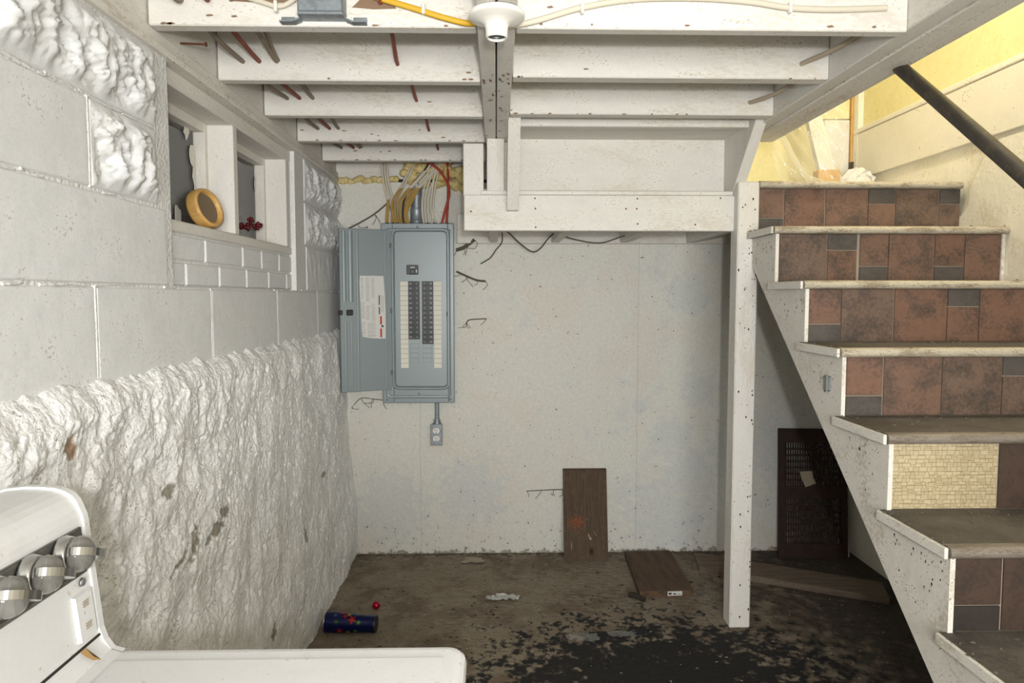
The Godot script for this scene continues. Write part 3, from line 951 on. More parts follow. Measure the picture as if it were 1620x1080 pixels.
func stairs() -> void:
	var s := thing("staircase", "closed basement stairs with brown tiled risers and white side board", "stairs", V(1.45, 0, 1.7))
	var right := 1.8645
	# sawtooth side boards
	var saw := PackedVector2Array()
	saw.append(Vector2(2.752, 1.433 + 0.839 * (2.752 - 2.692)))
	saw.append(Vector2(2.752, tread_h(2) - 0.026))
	for k in range(2, 10):
		saw.append(Vector2(tread_d(k) + 0.022, tread_h(k) - 0.026))
		saw.append(Vector2(tread_d(k) + 0.022, maxf(tread_h(k + 1) - 0.026, 0.0)))
	saw.append(Vector2(0.985, 0.0))
	for x in [1.016, 1.853]:
		var m := MB.new()
		m.prism(saw, V(x, 0, 0), Vector3(0, 0, -1), Vector3.UP, Vector3(0.012, 0, 0))
		part(s, "stringer", m, M.dirty_paint)
	for k in range(1, 10):
		var d := tread_d(k)
		var h := tread_h(k)
		var x0 := 1.044 if k == 1 else 1.0
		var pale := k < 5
		var back := d + 0.285 if k > 1 else 3.6
		var t := pbox(s, "tread", V(x0, h - 0.026, d + 0.012), V(right, h, back), M.tread_vinyl if k > 1 else M.paint_x, 0.002)
		# rounded nosing strip, and the pale end of the board
		var np := PackedVector2Array()
		for q in 9:
			var an := -PI * 0.5 + PI * q / 8.0
			np.append(Vector2(d + 0.0135 - cos(an) * 0.0135, h - 0.013 + sin(an) * 0.0135))
		np.append(Vector2(d + 0.045 if k < 4 else d + 0.03, h + 0.0008))
		np.append(Vector2(d + 0.022, h - 0.027))
		var m := MB.new()
		m.prism(np, V(x0 + (0.0 if k < 2 else 0.004), 0, 0), Vector3(0, 0, -1), Vector3.UP, Vector3(right - x0 - 0.004, 0, 0))
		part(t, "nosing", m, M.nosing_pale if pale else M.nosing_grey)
		if k > 1:
			pbox(t, "end_strip", V(0.992, h - 0.027, d + 0.006), V(1.001, h - 0.001, back), M.dirty_paint, 0.002)
		var rd := d + 0.034
		var r := pbox(s, "riser", V(1.026, maxf(tread_h(k + 1), 0.0), rd), V(right, h - 0.026, rd + 0.02), M.grout if k < 7 else M.dirty_paint, 0.001)
		tile_row(r, k, rd, h - 0.027, tread_h(k + 1) + 0.001, right)
	var cm := MB.new()
	var tr := RandomNumberGenerator.new()
	tr.seed = 55
	for k in range(2, 8):
		for q in 70:
			var back_edge := tr.randf() < 0.55
			var cx := tr.randf_range(1.01, 1.85)
			var cd := tread_d(k) + (tr.randf_range(0.20, 0.255) if back_edge else tr.randf_range(0.0, 0.25))
			if q > 58:                                     # crumbs caught on the end of the board
				cx = tr.randf_range(0.994, 1.012)
				cd = tread_d(k) + tr.randf_range(0.02, 0.27)
			var o := V(cx, tread_h(k) + 0.0012, cd)
			var a := Vector3(tr.randf_range(-1, 1), 0, tr.randf_range(-1, 1)).normalized() * tr.randf_range(0.002, 0.008)
			var b := Vector3(-a.z, 0, a.x) * tr.randf_range(0.3, 0.8)
			var up := Vector3(0, tr.randf_range(0.001, 0.006), 0)
			cm.poly([o - a, o + b, o + up], Vector3.UP); cm.poly([o + b, o + a, o + up], Vector3.UP)
			cm.poly([o + a, o - b, o + up], Vector3.UP); cm.poly([o - b, o - a, o + up], Vector3.UP)
	part(s, "crumbs", cm, M.web_grey, "dark crumbs and dust lumps on the treads").set_meta("kind", "stuff")
	# dirt spatters on the side board
	cm = MB.new()
	for q in 120:
		var k := tr.randi_range(2, 6)
		var d := tread_d(k) + tr.randf_range(0.04, 0.24)
		var y := tread_h(k) - 0.05 - absf(tr.randfn(0.0, 0.06))
		if y < 1.45 + 0.839 * (d - 2.692): continue
		var l := tr.randf_range(0.001, 0.004)
		cm.poly([V(1.0155, y - l * tr.randf_range(0.8, 2.5), d), V(1.0155, y, d + l), V(1.0155, y + l, d), V(1.0155, y, d - l * 0.7)], Vector3.LEFT)
	part(s, "dirt_spatter", cm, M.soot, "dark dirt spatters on the side board").set_meta("kind", "stuff")
	# small clip and scrap of tape on the side board
	var c := MB.new()
	c.box(V(1.008, 1.075, 2.075), V(1.02, 1.12, 2.11), 0.003)
	c.box(V(1.004, 1.072, 2.082), V(1.01, 1.123, 2.09), 0.001)
	part(s, "clip", c, M.bare_metal)
	c = MB.new()
	c.hull8([V(1.018, 0.725, 1.69), V(1.018, 0.765, 1.72), V(1.018, 0.735, 1.66), V(1.018, 0.695, 1.64), V(1.02, 0.725, 1.69), V(1.02, 0.765, 1.72), V(1.02, 0.735, 1.66), V(1.02, 0.695, 1.64)])
	part(s, "tape_scrap", c, M.plaster)
	# handrail
	var hr := thing("handrail", "dark metal pipe handrail slanting down beside the stairs", "handrail", V(1.13, 0.62, 0.25))
	var rm := MB.new()
	rm.tube([V(1.13, 2.002, 1.967), V(1.13, 1.62, 1.482), V(1.13, 0.64, 0.24)], 0.0185, 16, 1.0, 2)
	part(hr, "pipe", rm, M.rail_metal)
	rm = MB.new()
	rm.tube([V(1.13, 0.64, 0.24), V(1.13, 0.3, 0.24), V(1.13, 0.0, 0.24)], 0.0185, 16, 1.0, 2)
	part(hr, "foot", rm, M.rail_metal)

func tile_row(r: Node3D, k: int, rd: float, top: float, bot: float, right: float) -> void:
	# B a large tile, T slate above brown, U brown above slate, V mosaic vinyl
	var rows := {
		1: [[1.047, 1.150, "U"], [1.154, 1.316, "B"], [1.321, 1.492, "B"], [1.494, 1.602, "T"], [1.605, 1.779, "B"], [1.783, 1.866, "T"]],
		2: [[1.034, 1.209, "B"], [1.212, 1.319, "T"], [1.331, 1.436, "U"], [1.438, 1.607, "B"], [1.61, 1.718, "U"], [1.721, 1.866, "B"]],
		3: [[1.029, 1.139, "U"], [1.141, 1.314, "B"], [1.318, 1.495, "B"], [1.497, 1.603, "T"], [1.605, 1.781, "B"], [1.784, 1.866, "U"]],
		4: [[1.034, 1.142, "U"], [1.146, 1.318, "B"], [1.321, 1.5, "B"], [1.503, 1.607, "T"], [1.61, 1.785, "B"], [1.788, 1.863, "U"]],
		5: [[1.028, 1.309, "V"], [1.314, 1.487, "B"], [1.49, 1.665, "B"], [1.668, 1.866, "B"]],
		6: [[1.031, 1.14, "U"], [1.145, 1.318, "B"], [1.321, 1.495, "B"], [1.498, 1.603, "T"], [1.606, 1.866, "B"]]}
	if not rows.has(k):
		return
	var hh := 0.0565
	for q in rows[k]:
		var m := MB.new()
		if q[2] == "V":
			var lo := V(q[0], bot, rd)
			m.poly([V(q[0], bot, rd - 0.004), V(q[1], bot, rd - 0.004), V(q[1], top, rd - 0.004), V(q[0], top, rd - 0.004)], Vector3.BACK, [Vector2(0, 1), Vector2(1, 1), Vector2(1, 0), Vector2(0, 0)])
			m.poly([V(q[1], bot, rd), V(q[1], bot, rd - 0.004), V(q[1], top, rd - 0.004), V(q[1], top, rd)], Vector3.RIGHT)
			m.poly([lo, V(q[0], bot, rd - 0.004), V(q[0], top, rd - 0.004), V(q[0], top, rd)], Vector3.LEFT)
			part(r, "vinyl_panel", m, mosaic(), "cream vinyl printed with small crazy paving")
			continue
		var cuts := [[bot, top, rng.randi_range(0, 2)]]
		if q[2] == "T": cuts = [[top - hh, top, 3], [bot, top - hh - 0.003, rng.randi_range(0, 2)]]
		if q[2] == "U": cuts = [[bot, bot + hh, 3], [bot + hh + 0.003, top, rng.randi_range(0, 2)]]
		for c in cuts:
			m = MB.new()
			m.box(V(q[0], c[0], rd + 0.001), V(q[1], c[1], rd - 0.005 - rng.randf() * 0.001), 0.0015)
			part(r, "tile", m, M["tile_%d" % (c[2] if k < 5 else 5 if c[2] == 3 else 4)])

func mosaic() -> Material:
	if M.has("mosaic"):
		return M.mosaic
	var w := 512
	var im := Image.create(w, 320, false, Image.FORMAT_RGB8)
	im.fill(Color(0.50, 0.42, 0.30))
	var r2 := RandomNumberGenerator.new()
	r2.seed = 5
	var y := 0
	while y < 320:
		var hh := r2.randi_range(13, 25)
		var x := 0
		while x < w:
			var ww := r2.randi_range(13, 40)
			var t := r2.randf_range(-0.03, 0.03)
			if r2.randf() < 0.3:
				im.fill_rect(Rect2i(x + 1, y + 1 + r2.randi_range(-1, 1), ww - 2, hh / 2 - 1), Color(0.70 + t, 0.645 + t, 0.52 + t))
				im.fill_rect(Rect2i(x + 1, y + 1 + hh / 2, ww - 2, hh - hh / 2 - 2), Color(0.72 + t, 0.665 + t, 0.54 + t))
			else:
				im.fill_rect(Rect2i(x + 1, y + 1 + r2.randi_range(-1, 1), ww - 2, hh - 2), Color(0.71 + t, 0.655 + t, 0.53 + t))
			x += ww
		y += hh
	uvmat("mosaic", ImageTexture.create_from_image(im), 0.5)
	return M.mosaic

# ------------------------------------------------------------------ stairwell: right wall, hall above, things on the landing
func stairwell() -> void:
	var wr := setting("wall_right", "cream plaster wall along the stairs with white skirting board")
	pbox(wr, "wall_core", V(1.885, 0, -3.7), V(2.1, 2.205, 3.9), M.plaster, 0.0)
	# thicker coat of plaster that ends in a curved ragged edge
	var n := noise(6.0, 601, 2)
	var o := PackedVector2Array([Vector2(-0.5, 0.0)])
	o.append(Vector2(2.9, 0.0)); o.append(Vector2(2.9, 1.6)); o.append(Vector2(2.76, 1.70))
	for k in 12:
		var y := 1.72 + 0.225 * k / 11.0
		o.append(Vector2(2.735 + 0.012 * n.get_noise_1d(y * 8.0) - 0.16 * pow(k / 11.0, 2.2), y))
	o.append(Vector2(-0.5, 1.945))
	var m := MB.new()
	m.prism(o, V(1.866, 0, 0), Vector3(0, 0, -1), Vector3.UP, Vector3(0.022, 0, 0))
	part(wr, "plaster_coat", m, M.plaster)
	# skirting board with cap
	var sk := setting("baseboard_right", "wide white skirting board above the stairs, spattered with brown specks")
	pbox(sk, "board", V(1.862, 1.964, 0.5), V(1.886, 2.195, 3.60), M.spattered_paint, 0.003)
	pbox(sk, "cap", V(1.858, 2.197, 0.5), V(1.890, 2.222, 3.64), M.plaster, 0.004)
	pbox(sk, "casing", V(1.862, 1.87, 3.60), V(1.90, 4.4, 3.70), M.plaster, 0.003)
	# hall above
	var wh := setting("wall_upper", "yellow painted hall walls at the head of the stairs")
	pbox(wh, "yellow_wall", V(1.888, 2.2, 0.3), V(2.0, 4.5, 3.9), M.yellow_paint, 0.0)
	pbox(wh, "end_wall", V(1.0, 1.80, 3.72), V(2.0, 4.5, 3.85), M.yellow_paint, 0.0)
	pbox(wh, "side_wall", V(1.04, 2.3, 0.3), V(1.10, 4.5, 3.9), M.plaster, 0.0)
	pbox(wh, "near_wall", V(1.0, 2.21, 0.3), V(2.0, 4.5, 0.42), M.plaster, 0.0)
	pbox(wh, "hall_ceiling", V(1.0, 4.4, 0.3), V(2.0, 4.5, 3.9), M.plaster, 0.0)
	pbox(wh, "landing_side", V(0.99, 1.82, 2.96), V(1.04, 2.3, 3.75), M.paint_y, 0.0)
	var hl := thing("hall_lamp", "round glass hall lamp above the stairs", "lamp", V(1.24, 4.4, 2.15))
	m = MB.new()
	m.lathe([[0.0, 1.15], [0.02, 1.15], [0.02, 0.1], [0.0, 0.1]], V(1.24, 3.25, 2.15), Vector3.UP, 12)
	part(hl, "stem", m, M.bare_metal)
	m = MB.new()
	var pr := []
	for k in 13:
		var an := -PI * 0.5 + PI * k / 12.0
		pr.append([maxf(cos(an) * 0.1, 0.0), sin(an) * 0.1])
	m.lathe(pr, V(1.24, 3.25, 2.15), Vector3.UP, 20)
	part(hl, "lamp_globe", m, M.lamp_glow)
	# door leaf beside the corner, standing on the landing
	var dr := setting("door_1", "pale grey flush door at the back of the landing")
	pbox(dr, "leaf", V(1.715, 1.825, 3.655), V(1.848, 2.28, 3.69), M.paint_y, 0.003)
	pbox(dr, "upper_panel", V(1.70, 2.285, 3.66), V(1.848, 3.8, 3.69), M.yellow_paint, 0.003)
	pbox(dr, "edge_strip", V(1.850, 1.825, 3.645), V(1.861, 3.8, 3.69), M.honey_wood, 0.001)
	pbox(dr, "hinge", V(1.846, 1.99, 3.63), V(1.862, 2.06, 3.65), M.rail_metal, 0.001)
	# white stick leaning on the landing, its end bare wood
	var lb := thing("leaning_board", "white painted board with bare wood end leaning in the stairwell", "board", V(1.57, 1.82, 3.3))
	m = MB.new()
	m.hull8([V(1.528, 1.95, 3.29), V(1.601, 1.95, 3.29), V(1.601, 1.95, 3.325), V(1.528, 1.95, 3.325), V(1.46, 2.50, 3.45), V(1.533, 2.50, 3.45), V(1.533, 2.50, 3.485), V(1.46, 2.50, 3.485)])
	part(lb, "painted_length", m, M.paint_y)
	m = MB.new()
	m.hull8([V(1.508, 1.82, 3.25), V(1.617, 1.82, 3.25), V(1.617, 1.82, 3.31), V(1.508, 1.82, 3.31), V(1.512, 1.955, 3.275), V(1.612, 1.955, 3.275), V(1.612, 1.955, 3.33), V(1.512, 1.955, 3.33)])
	part(lb, "bare_end", m, M.honey_wood)
	# stretch wrap hanging in folds
	var pn := noise(5.0, 611, 3)
	var sheet := MB.new()
	var pt := []
	for j in 31:
		for i in 41:
			var fu := i / 40.0
			var fv := j / 30.0
			var x := lerpf(lerpf(1.28, 1.20, fv), 1.60, fu)
			var y := lerpf(1.822, 2.32, fv)
			var d := 3.16 + 0.05 * fu + 0.045 * pn.get_noise_2d(fu * 0.9 + fv * 0.7, fv * 0.25) + 0.014 * sin((fu * 0.8 + fv * 1.1) * 31.0)
			pt.append(V(x, y, d))
	sheet.grid(pt, 40, 30, Vector3.BACK)
	solo("plastic_sheet", "clear crinkled plastic wrap hanging in the stairwell", "plastic", sheet, M.plastic_film, V(1.42, 1.82, 3.2))
	var hem := MB.new()
	hem.tube([V(1.19, 2.13, 3.02), V(1.235, 2.03, 3.0), V(1.27, 1.93, 2.96), V(1.30, 1.86, 2.92), V(1.34, 1.825, 2.86)], 0.012, 6, 1.6)
	solo("plastic_hem", "bunched edge of plastic wrap trailing onto the top step", "plastic", hem, M.plastic_film, V(1.26, 1.82, 2.9))
	# crumpled rag in the corner of the landing
	var rag := MB.new()
	pt = []
	for j in 9:
		for i in 13:
			var fu := i / 12.0
			var fv := j / 8.0
			var x := lerpf(1.62, 1.84, fu)
			var y := 1.82 + 0.17 * fv * sin(fu * PI * 0.62 + 0.25) + 0.02 * pn.get_noise_2d(fu * 2.0, fv * 2.0)
			pt.append(V(x, y, 3.34 + 0.05 * fv + 0.04 * pn.get_noise_2d(fu * 3.0 + 5.0, fv)))
	rag.grid(pt, 12, 8, Vector3.BACK)
	solo("crumpled_rag", "crumpled dusty rag lying in the landing corner", "rag", rag, M.dirty_paint, V(1.73, 1.82, 3.36))

# ------------------------------------------------------------------ breaker panel
func breaker_panel() -> void:
	var p := thing("breaker_panel", "grey steel breaker panel on the back wall, its door open", "breaker panel", V(-0.396, 0.819, 3.58))
	var g: Material = M.panel_grey
	var D := 3.535
	pbox(p, "box", V(-0.572, 0.825, BACK), V(-0.22, 1.722, D + 0.024), M.panel_dark, 0.003)
	# cover in one frame round the opening
	var cx := -0.3825
	var cw := 0.268
	var y0 := 0.900
	var y1 := 1.690
	var m := MB.new()
	m.box(V(-0.579, 0.818, D + 0.01), V(cx - cw * 0.5 - 0.004, 1.729, D), 0.004)
	m.box(V(cx + cw * 0.5 + 0.004, 0.818, D + 0.01), V(-0.213, 1.729, D), 0.004)
	m.box(V(cx - cw * 0.5 - 0.006, 0.818, D + 0.01), V(cx + cw * 0.5 + 0.006, y0 - 0.004, D), 0.004)
	m.box(V(cx - cw * 0.5 - 0.006, y1 + 0.004, D + 0.01), V(cx + cw * 0.5 + 0.006, 1.729, D), 0.004)
	var cover := part(p, "cover", m, g)
	m = MB.new()
	m.ring(Vector2(cx, (y0 + y1) * 0.5), Vector2(cw, y1 - y0), 0.022, [[-0.004, -0.016], [-0.002, 0.002], [0.004, 0.007], [0.009, 0.007], [0.014, 0.001], [0.016, -0.004]], D)
	part(cover, "rim", m, g)
	m = MB.new()
	m.ring(Vector2(-0.396, 1.2735), Vector2(0.306, 0.838), 0.012, [[-0.004, -0.001], [0.0, 0.004], [0.006, 0.005], [0.012, 0.0]], D)
	part(cover, "embossed_line", m, g)
	for q in [[-0.557, 1.692], [-0.235, 1.692], [-0.557, 0.838], [-0.235, 0.838], [-0.395, 1.708], [-0.395, 0.868]]:
		m = MB.new()
		m.lathe([[0.0055, 0.0], [0.0055, 0.003], [0.003, 0.005], [0.0, 0.005]], V(q[0], q[1], D), Vector3.BACK, 10)
		part(cover, "screw", m, M.bare_metal)
	pbox(p, "dead_front", V(cx - cw * 0.5, y0, D + 0.022), V(cx + cw * 0.5, y1, D + 0.014), g, 0.001)
	var df := D + 0.014
	# blank positions below the breakers
	for i in 4:
		for s in [-1.0, 1.0]:
			pbox(p, "blank_plate", V(cx + s * 0.009 - 0.002, 1.098 - i * 0.0246 + 0.001, df + 0.001), V(cx + s * 0.055, 1.098 - i * 0.0246 + 0.0236, df - 0.0015), g, 0.001)
	# main breaker and the two columns of breakers
	var mb := pbox(p, "main_breaker", V(-0.452, 1.472, df), V(-0.394, 1.520, df - 0.014), M.black_plastic, 0.002)
	pbox(mb, "toggle", V(-0.432, 1.474, df - 0.014), V(-0.41, 1.497, df - 0.022), M.toggle_plastic, 0.002)
	pbox(mb, "rating_mark", V(-0.433, 1.505, df - 0.014), V(-0.411, 1.511, df - 0.0147), M.mark_white, 0.0)
	pbox(mb, "rating_mark", V(-0.405, 1.482, df - 0.014), V(-0.399, 1.496, df - 0.0147), M.mark_white, 0.0)
	var bm := MB.new()
	bm.box(Vector3(-0.028, -0.0116, 0), Vector3(0.028, 0.0116, 0.011), 0.0018)
	var body := bm.mesh(Vector3())
	bm = MB.new()
	bm.box(Vector3(-0.0045, -0.0052, 0.010), Vector3(0.0065, 0.0052, 0.019), 0.0015)
	var tog := bm.mesh(Vector3())
	bm = MB.new()
	bm.box(Vector3(-0.024, -0.0032, 0.0108), Vector3(-0.010, -0.0018, 0.0116), 0.0)
	bm.box(Vector3(-0.024, 0.0012, 0.0108), Vector3(-0.013, 0.0026, 0.0116), 0.0)
	bm.box(Vector3(0.014, -0.002, 0.0108), Vector3(0.0165, 0.002, 0.0116), 0.0)
	var mark := bm.mesh(Vector3())
	for s in [-1.0, 1.0]:
		for i in 12 if s < 0.0 else 13:
			var b := MeshInstance3D.new()
			b.name = "breaker"
			b.mesh = body
			b.material_override = M.black_plastic
			p.add_child(b, true)
			b.position = V(cx + s * 0.0345, 1.4265 - i * 0.0246, df) - org[p]
			for e in [["toggle", tog, M.toggle_plastic], ["amp_mark", mark, M.mark_white]]:
				var t := MeshInstance3D.new()
				t.name = e[0]
				t.mesh = e[1]
				t.material_override = e[2]
				b.add_child(t, true)
				if s > 0.0: t.rotation = Vector3(0, 0, PI)
	# directory strips with ruled lines
	var im := Image.create(16, 512, false, Image.FORMAT_RGB8)
	im.fill(Color(0.86, 0.85, 0.80))
	for i in 18: im.fill_rect(Rect2i(0, int(i * 512.0 / 18.0), 16, 2), Color(0.55, 0.54, 0.5))
	var strip := uvmat("directory_paper", ImageTexture.create_from_image(im), 0.8)
	for s in [-1.0, 1.0]:
		var sx: float = cx + s * 0.0845
		m = MB.new()
		m.poly([V(sx - 0.0195, 0.997, df - 0.0012), V(sx + 0.0195, 0.997, df - 0.0012), V(sx + 0.0195, 1.439, df - 0.0012), V(sx - 0.0195, 1.439, df - 0.0012)], Vector3.BACK, [Vector2(0, 1), Vector2(1, 1), Vector2(1, 0), Vector2(0, 0)])
		m.box(V(sx - 0.0195, 0.997, df - 0.0011), V(sx + 0.0195, 1.439, df), 0.0)
		part(p, "directory_strip", m, strip, "white ruled circuit directory strip")
	pbox(p, "latch_striker", V(-0.252, 1.262, D + 0.002), V(-0.246, 1.282, D - 0.01), M.black_plastic, 0.001)
	# open door, hinged at the left of the opening
	var hinge := V(-0.533, 0, 3.532)
	var free := V(-0.764, 0, 3.425)
	var ux := (free - hinge).normalized()
	var w := free.distance_to(hinge)
	var nz := ux.cross(Vector3.UP).normalized()
	if nz.z < 0.0: nz = -nz
	var xf := Transform3D(Basis(ux, Vector3.UP, nz), hinge)
	var yb := 0.888
	var yt := 1.694
	m = MB.new()
	m.xf = xf
	m.box(Vector3(0.0, yb, -0.004), Vector3(w, yt, 0.0), 0.001)
	m.box(Vector3(w - 0.003, yb, -0.012), Vector3(w, yt, 0.002), 0.001)
	m.box(Vector3(0.0, yb, -0.012), Vector3(w, yb + 0.003, 0.002), 0.001)
	m.box(Vector3(0.0, yt - 0.003, -0.012), Vector3(w, yt, 0.002), 0.001)
	var door := part(p, "door", m, g)
	for r in [[w - 0.022, 1.335, yt - 0.012, 0.010], [w - 0.054, 1.335, yt - 0.012, 0.012], [w - 0.088, yb + 0.01, yt - 0.012, 0.006], [w - 0.026, yb + 0.01, 1.235, 0.006], [w - 0.056, yb + 0.01, 1.235, 0.004], [0.025, yb + 0.01, yt - 0.01, 0.004]]:
		m = MB.new()
		m.xf = xf
		var o := PackedVector2Array()
		for k in 7: o.append(Vector2(-cos(PI * k / 6.0) * r[3], sin(PI * k / 6.0) * r[3] * 0.55))
		m.prism(o, Vector3(r[0], r[1], 0.0), Vector3(1, 0, 0), Vector3(0, 0, 1), Vector3(0, r[2] - r[1], 0))
		part(door, "pressed_rib", m, g)
	m = MB.new(); m.xf = xf
	m.box(Vector3(w - 0.062, 1.268, 0.0), Vector3(w - 0.030, 1.296, 0.010), 0.003)
	m.box(Vector3(w - 0.012, 1.270, -0.012), Vector3(w + 0.006, 1.294, 0.004), 0.002)
	part(door, "latch", m, M.black_plastic)
	for y in [1.615, 1.29, 0.975]:
		m = MB.new(); m.xf = xf
		m.box(Vector3(-0.010, y - 0.012, -0.004), Vector3(0.004, y + 0.012, 0.008), 0.003)
		part(door, "hinge", m, M.panel_dark)
	# printed label pasted inside the door
	var li := Image.create(160, 384, false, Image.FORMAT_RGB8)
	li.fill(Color(0.83, 0.83, 0.81))
	var r3 := RandomNumberGenerator.new()
	r3.seed = 3
	for blk in [[8, 12, 20, 130], [38, 10, 26, 150], [72, 14, 24, 120], [8, 160, 26, 100], [40, 180, 24, 90], [72, 170, 26, 110], [8, 280, 30, 92], [46, 285, 54, 88]]:
		var yy: int = blk[1]
		while yy < blk[1] + blk[3]:
			li.fill_rect(Rect2i(blk[0], yy, blk[2] - r3.randi_range(0, 10), 1), Color(0.58, 0.58, 0.57))
			yy += r3.randi_range(3, 5)
	li.fill_rect(Rect2i(116, 118, 8, 60), Color(0.35, 0.35, 0.35))
	li.fill_rect(Rect2i(116, 190, 8, 44), Color(0.35, 0.35, 0.35))
	for q in 26:
		li.fill_rect(Rect2i(130 + (q % 2) * 10, 120 + q * 4, 8, 2), Color(0.5, 0.5, 0.5))
	li.fill_rect(Rect2i(124, 246, 10, 52), Color(0.72, 0.14, 0.10))
	li.fill_rect(Rect2i(124, 322, 10, 54), Color(0.72, 0.14, 0.10))
	li.fill_rect(Rect2i(132, 302, 12, 12), Color(0.12, 0.12, 0.12))
	li.fill_rect(Rect2i(8, 345, 3, 30), Color(0.2, 0.2, 0.2))
	var lm := uvmat("door_label_print", ImageTexture.create_from_image(li), 0.75)
	m = MB.new(); m.xf = xf
	var lo := [Vector2(0.155, 1.464), Vector2(0.036, 1.464), Vector2(0.030, 1.36), Vector2(0.026, 1.20), Vector2(0.028, 1.150), Vector2(0.062, 1.150), Vector2(0.108, 1.154), Vector2(0.150, 1.162), Vector2(0.153, 1.30), Vector2(0.158, 1.43)]
	var pp := []
	var uu := []
	for q in lo:
		pp.append(Vector3(q.x, q.y, 0.0012))
		uu.append(Vector2(1.0 - (q.x - 0.026) / 0.132, 1.0 - (q.y - 1.150) / 0.314))
	m.poly(pp, Vector3(0, 0, 1), uu)
	part(door, "printed_label", m, lm, "white printed label with two red warning bars")
	# conduit down to the outlet, and the outlet
	var ou := thing("outlet_box", "grey surface outlet box hanging below the breaker panel", "outlet", V(-0.31, 0.592, 3.59))
	m = MB.new()
	m.box(V(-0.339, 0.592, BACK), V(-0.283, 0.700, 3.575), 0.006)
	part(ou, "box", m, M.panel_dark)
	m = MB.new()
	m.box(V(-0.341, 0.590, 3.576), V(-0.281, 0.702, 3.571), 0.002)
	var plate := part(ou, "cover_plate", m, M.galvanised)
	for y in [0.668, 0.628]:
		m = MB.new()
		var oc := PackedVector2Array()
		for k in 20:
			var an := TAU * k / 20.0
			oc.append(Vector2(cos(an) * 0.0172, clampf(sin(an) * 0.0172, -0.0135, 0.0135)))
		m.prism(oc, V(-0.311, y, 3.571), Vector3.RIGHT, Vector3.UP, Vector3(0, 0, 0.004))
		var soc := part(plate, "socket", m, M.porcelain)
		m = MB.new()
		m.box(V(-0.3185, y - 0.001, 3.5672), V(-0.3155, y + 0.008, 3.5665), 0.0)
		m.box(V(-0.3065, y + 0.0, 3.5672), V(-0.3040, y + 0.007, 3.5665), 0.0)
		m.lathe([[0.0028, 0.0], [0.0028, 0.0006], [0.0, 0.0006]], V(-0.311, y - 0.0075, 3.5672), Vector3.BACK, 8)
		part(plate, "slots", m, M.black_plastic)
	m = MB.new()
	m.tube([V(-0.309, 0.72, 3.60), V(-0.309, 0.78, 3.60), V(-0.309, 0.822, 3.60)], 0.0115, 12, 1.0, 2)
	part(ou, "conduit", m, M.galvanised)
	m = MB.new()
	m.lathe([[0.020, 0.0], [0.020, 0.008], [0.014, 0.022], [0.0125, 0.03]], V(-0.309, 0.70, 3.598), Vector3.UP, 14)
	part(ou, "connector", m, M.galvanised)

# ------------------------------------------------------------------ cables, lampholder, junction box
func cable(label: String, mats: Array, cuts: Array, pts: Array, r: float, group: String, flat := 1.0) -> void:
	# one cable; where it is half painted it comes in two lengths
	var t := thing("cable", label, "cable", pts[0], group)
	if mats.size() == 1:
		var m := MB.new()
		m.tube(pts, r, 8, flat)
		part(t, "jacket", m, mats[0])
	else:
		var a := MB.new()
		a.tube(pts.slice(0, cuts[0] + 1), r, 8, flat)
		part(t, "jacket", a, mats[0])
		var b := MB.new()
		b.tube(pts.slice(cuts[0]), r * 1.02, 8, flat)
		part(t, "painted_jacket", b, mats[1])

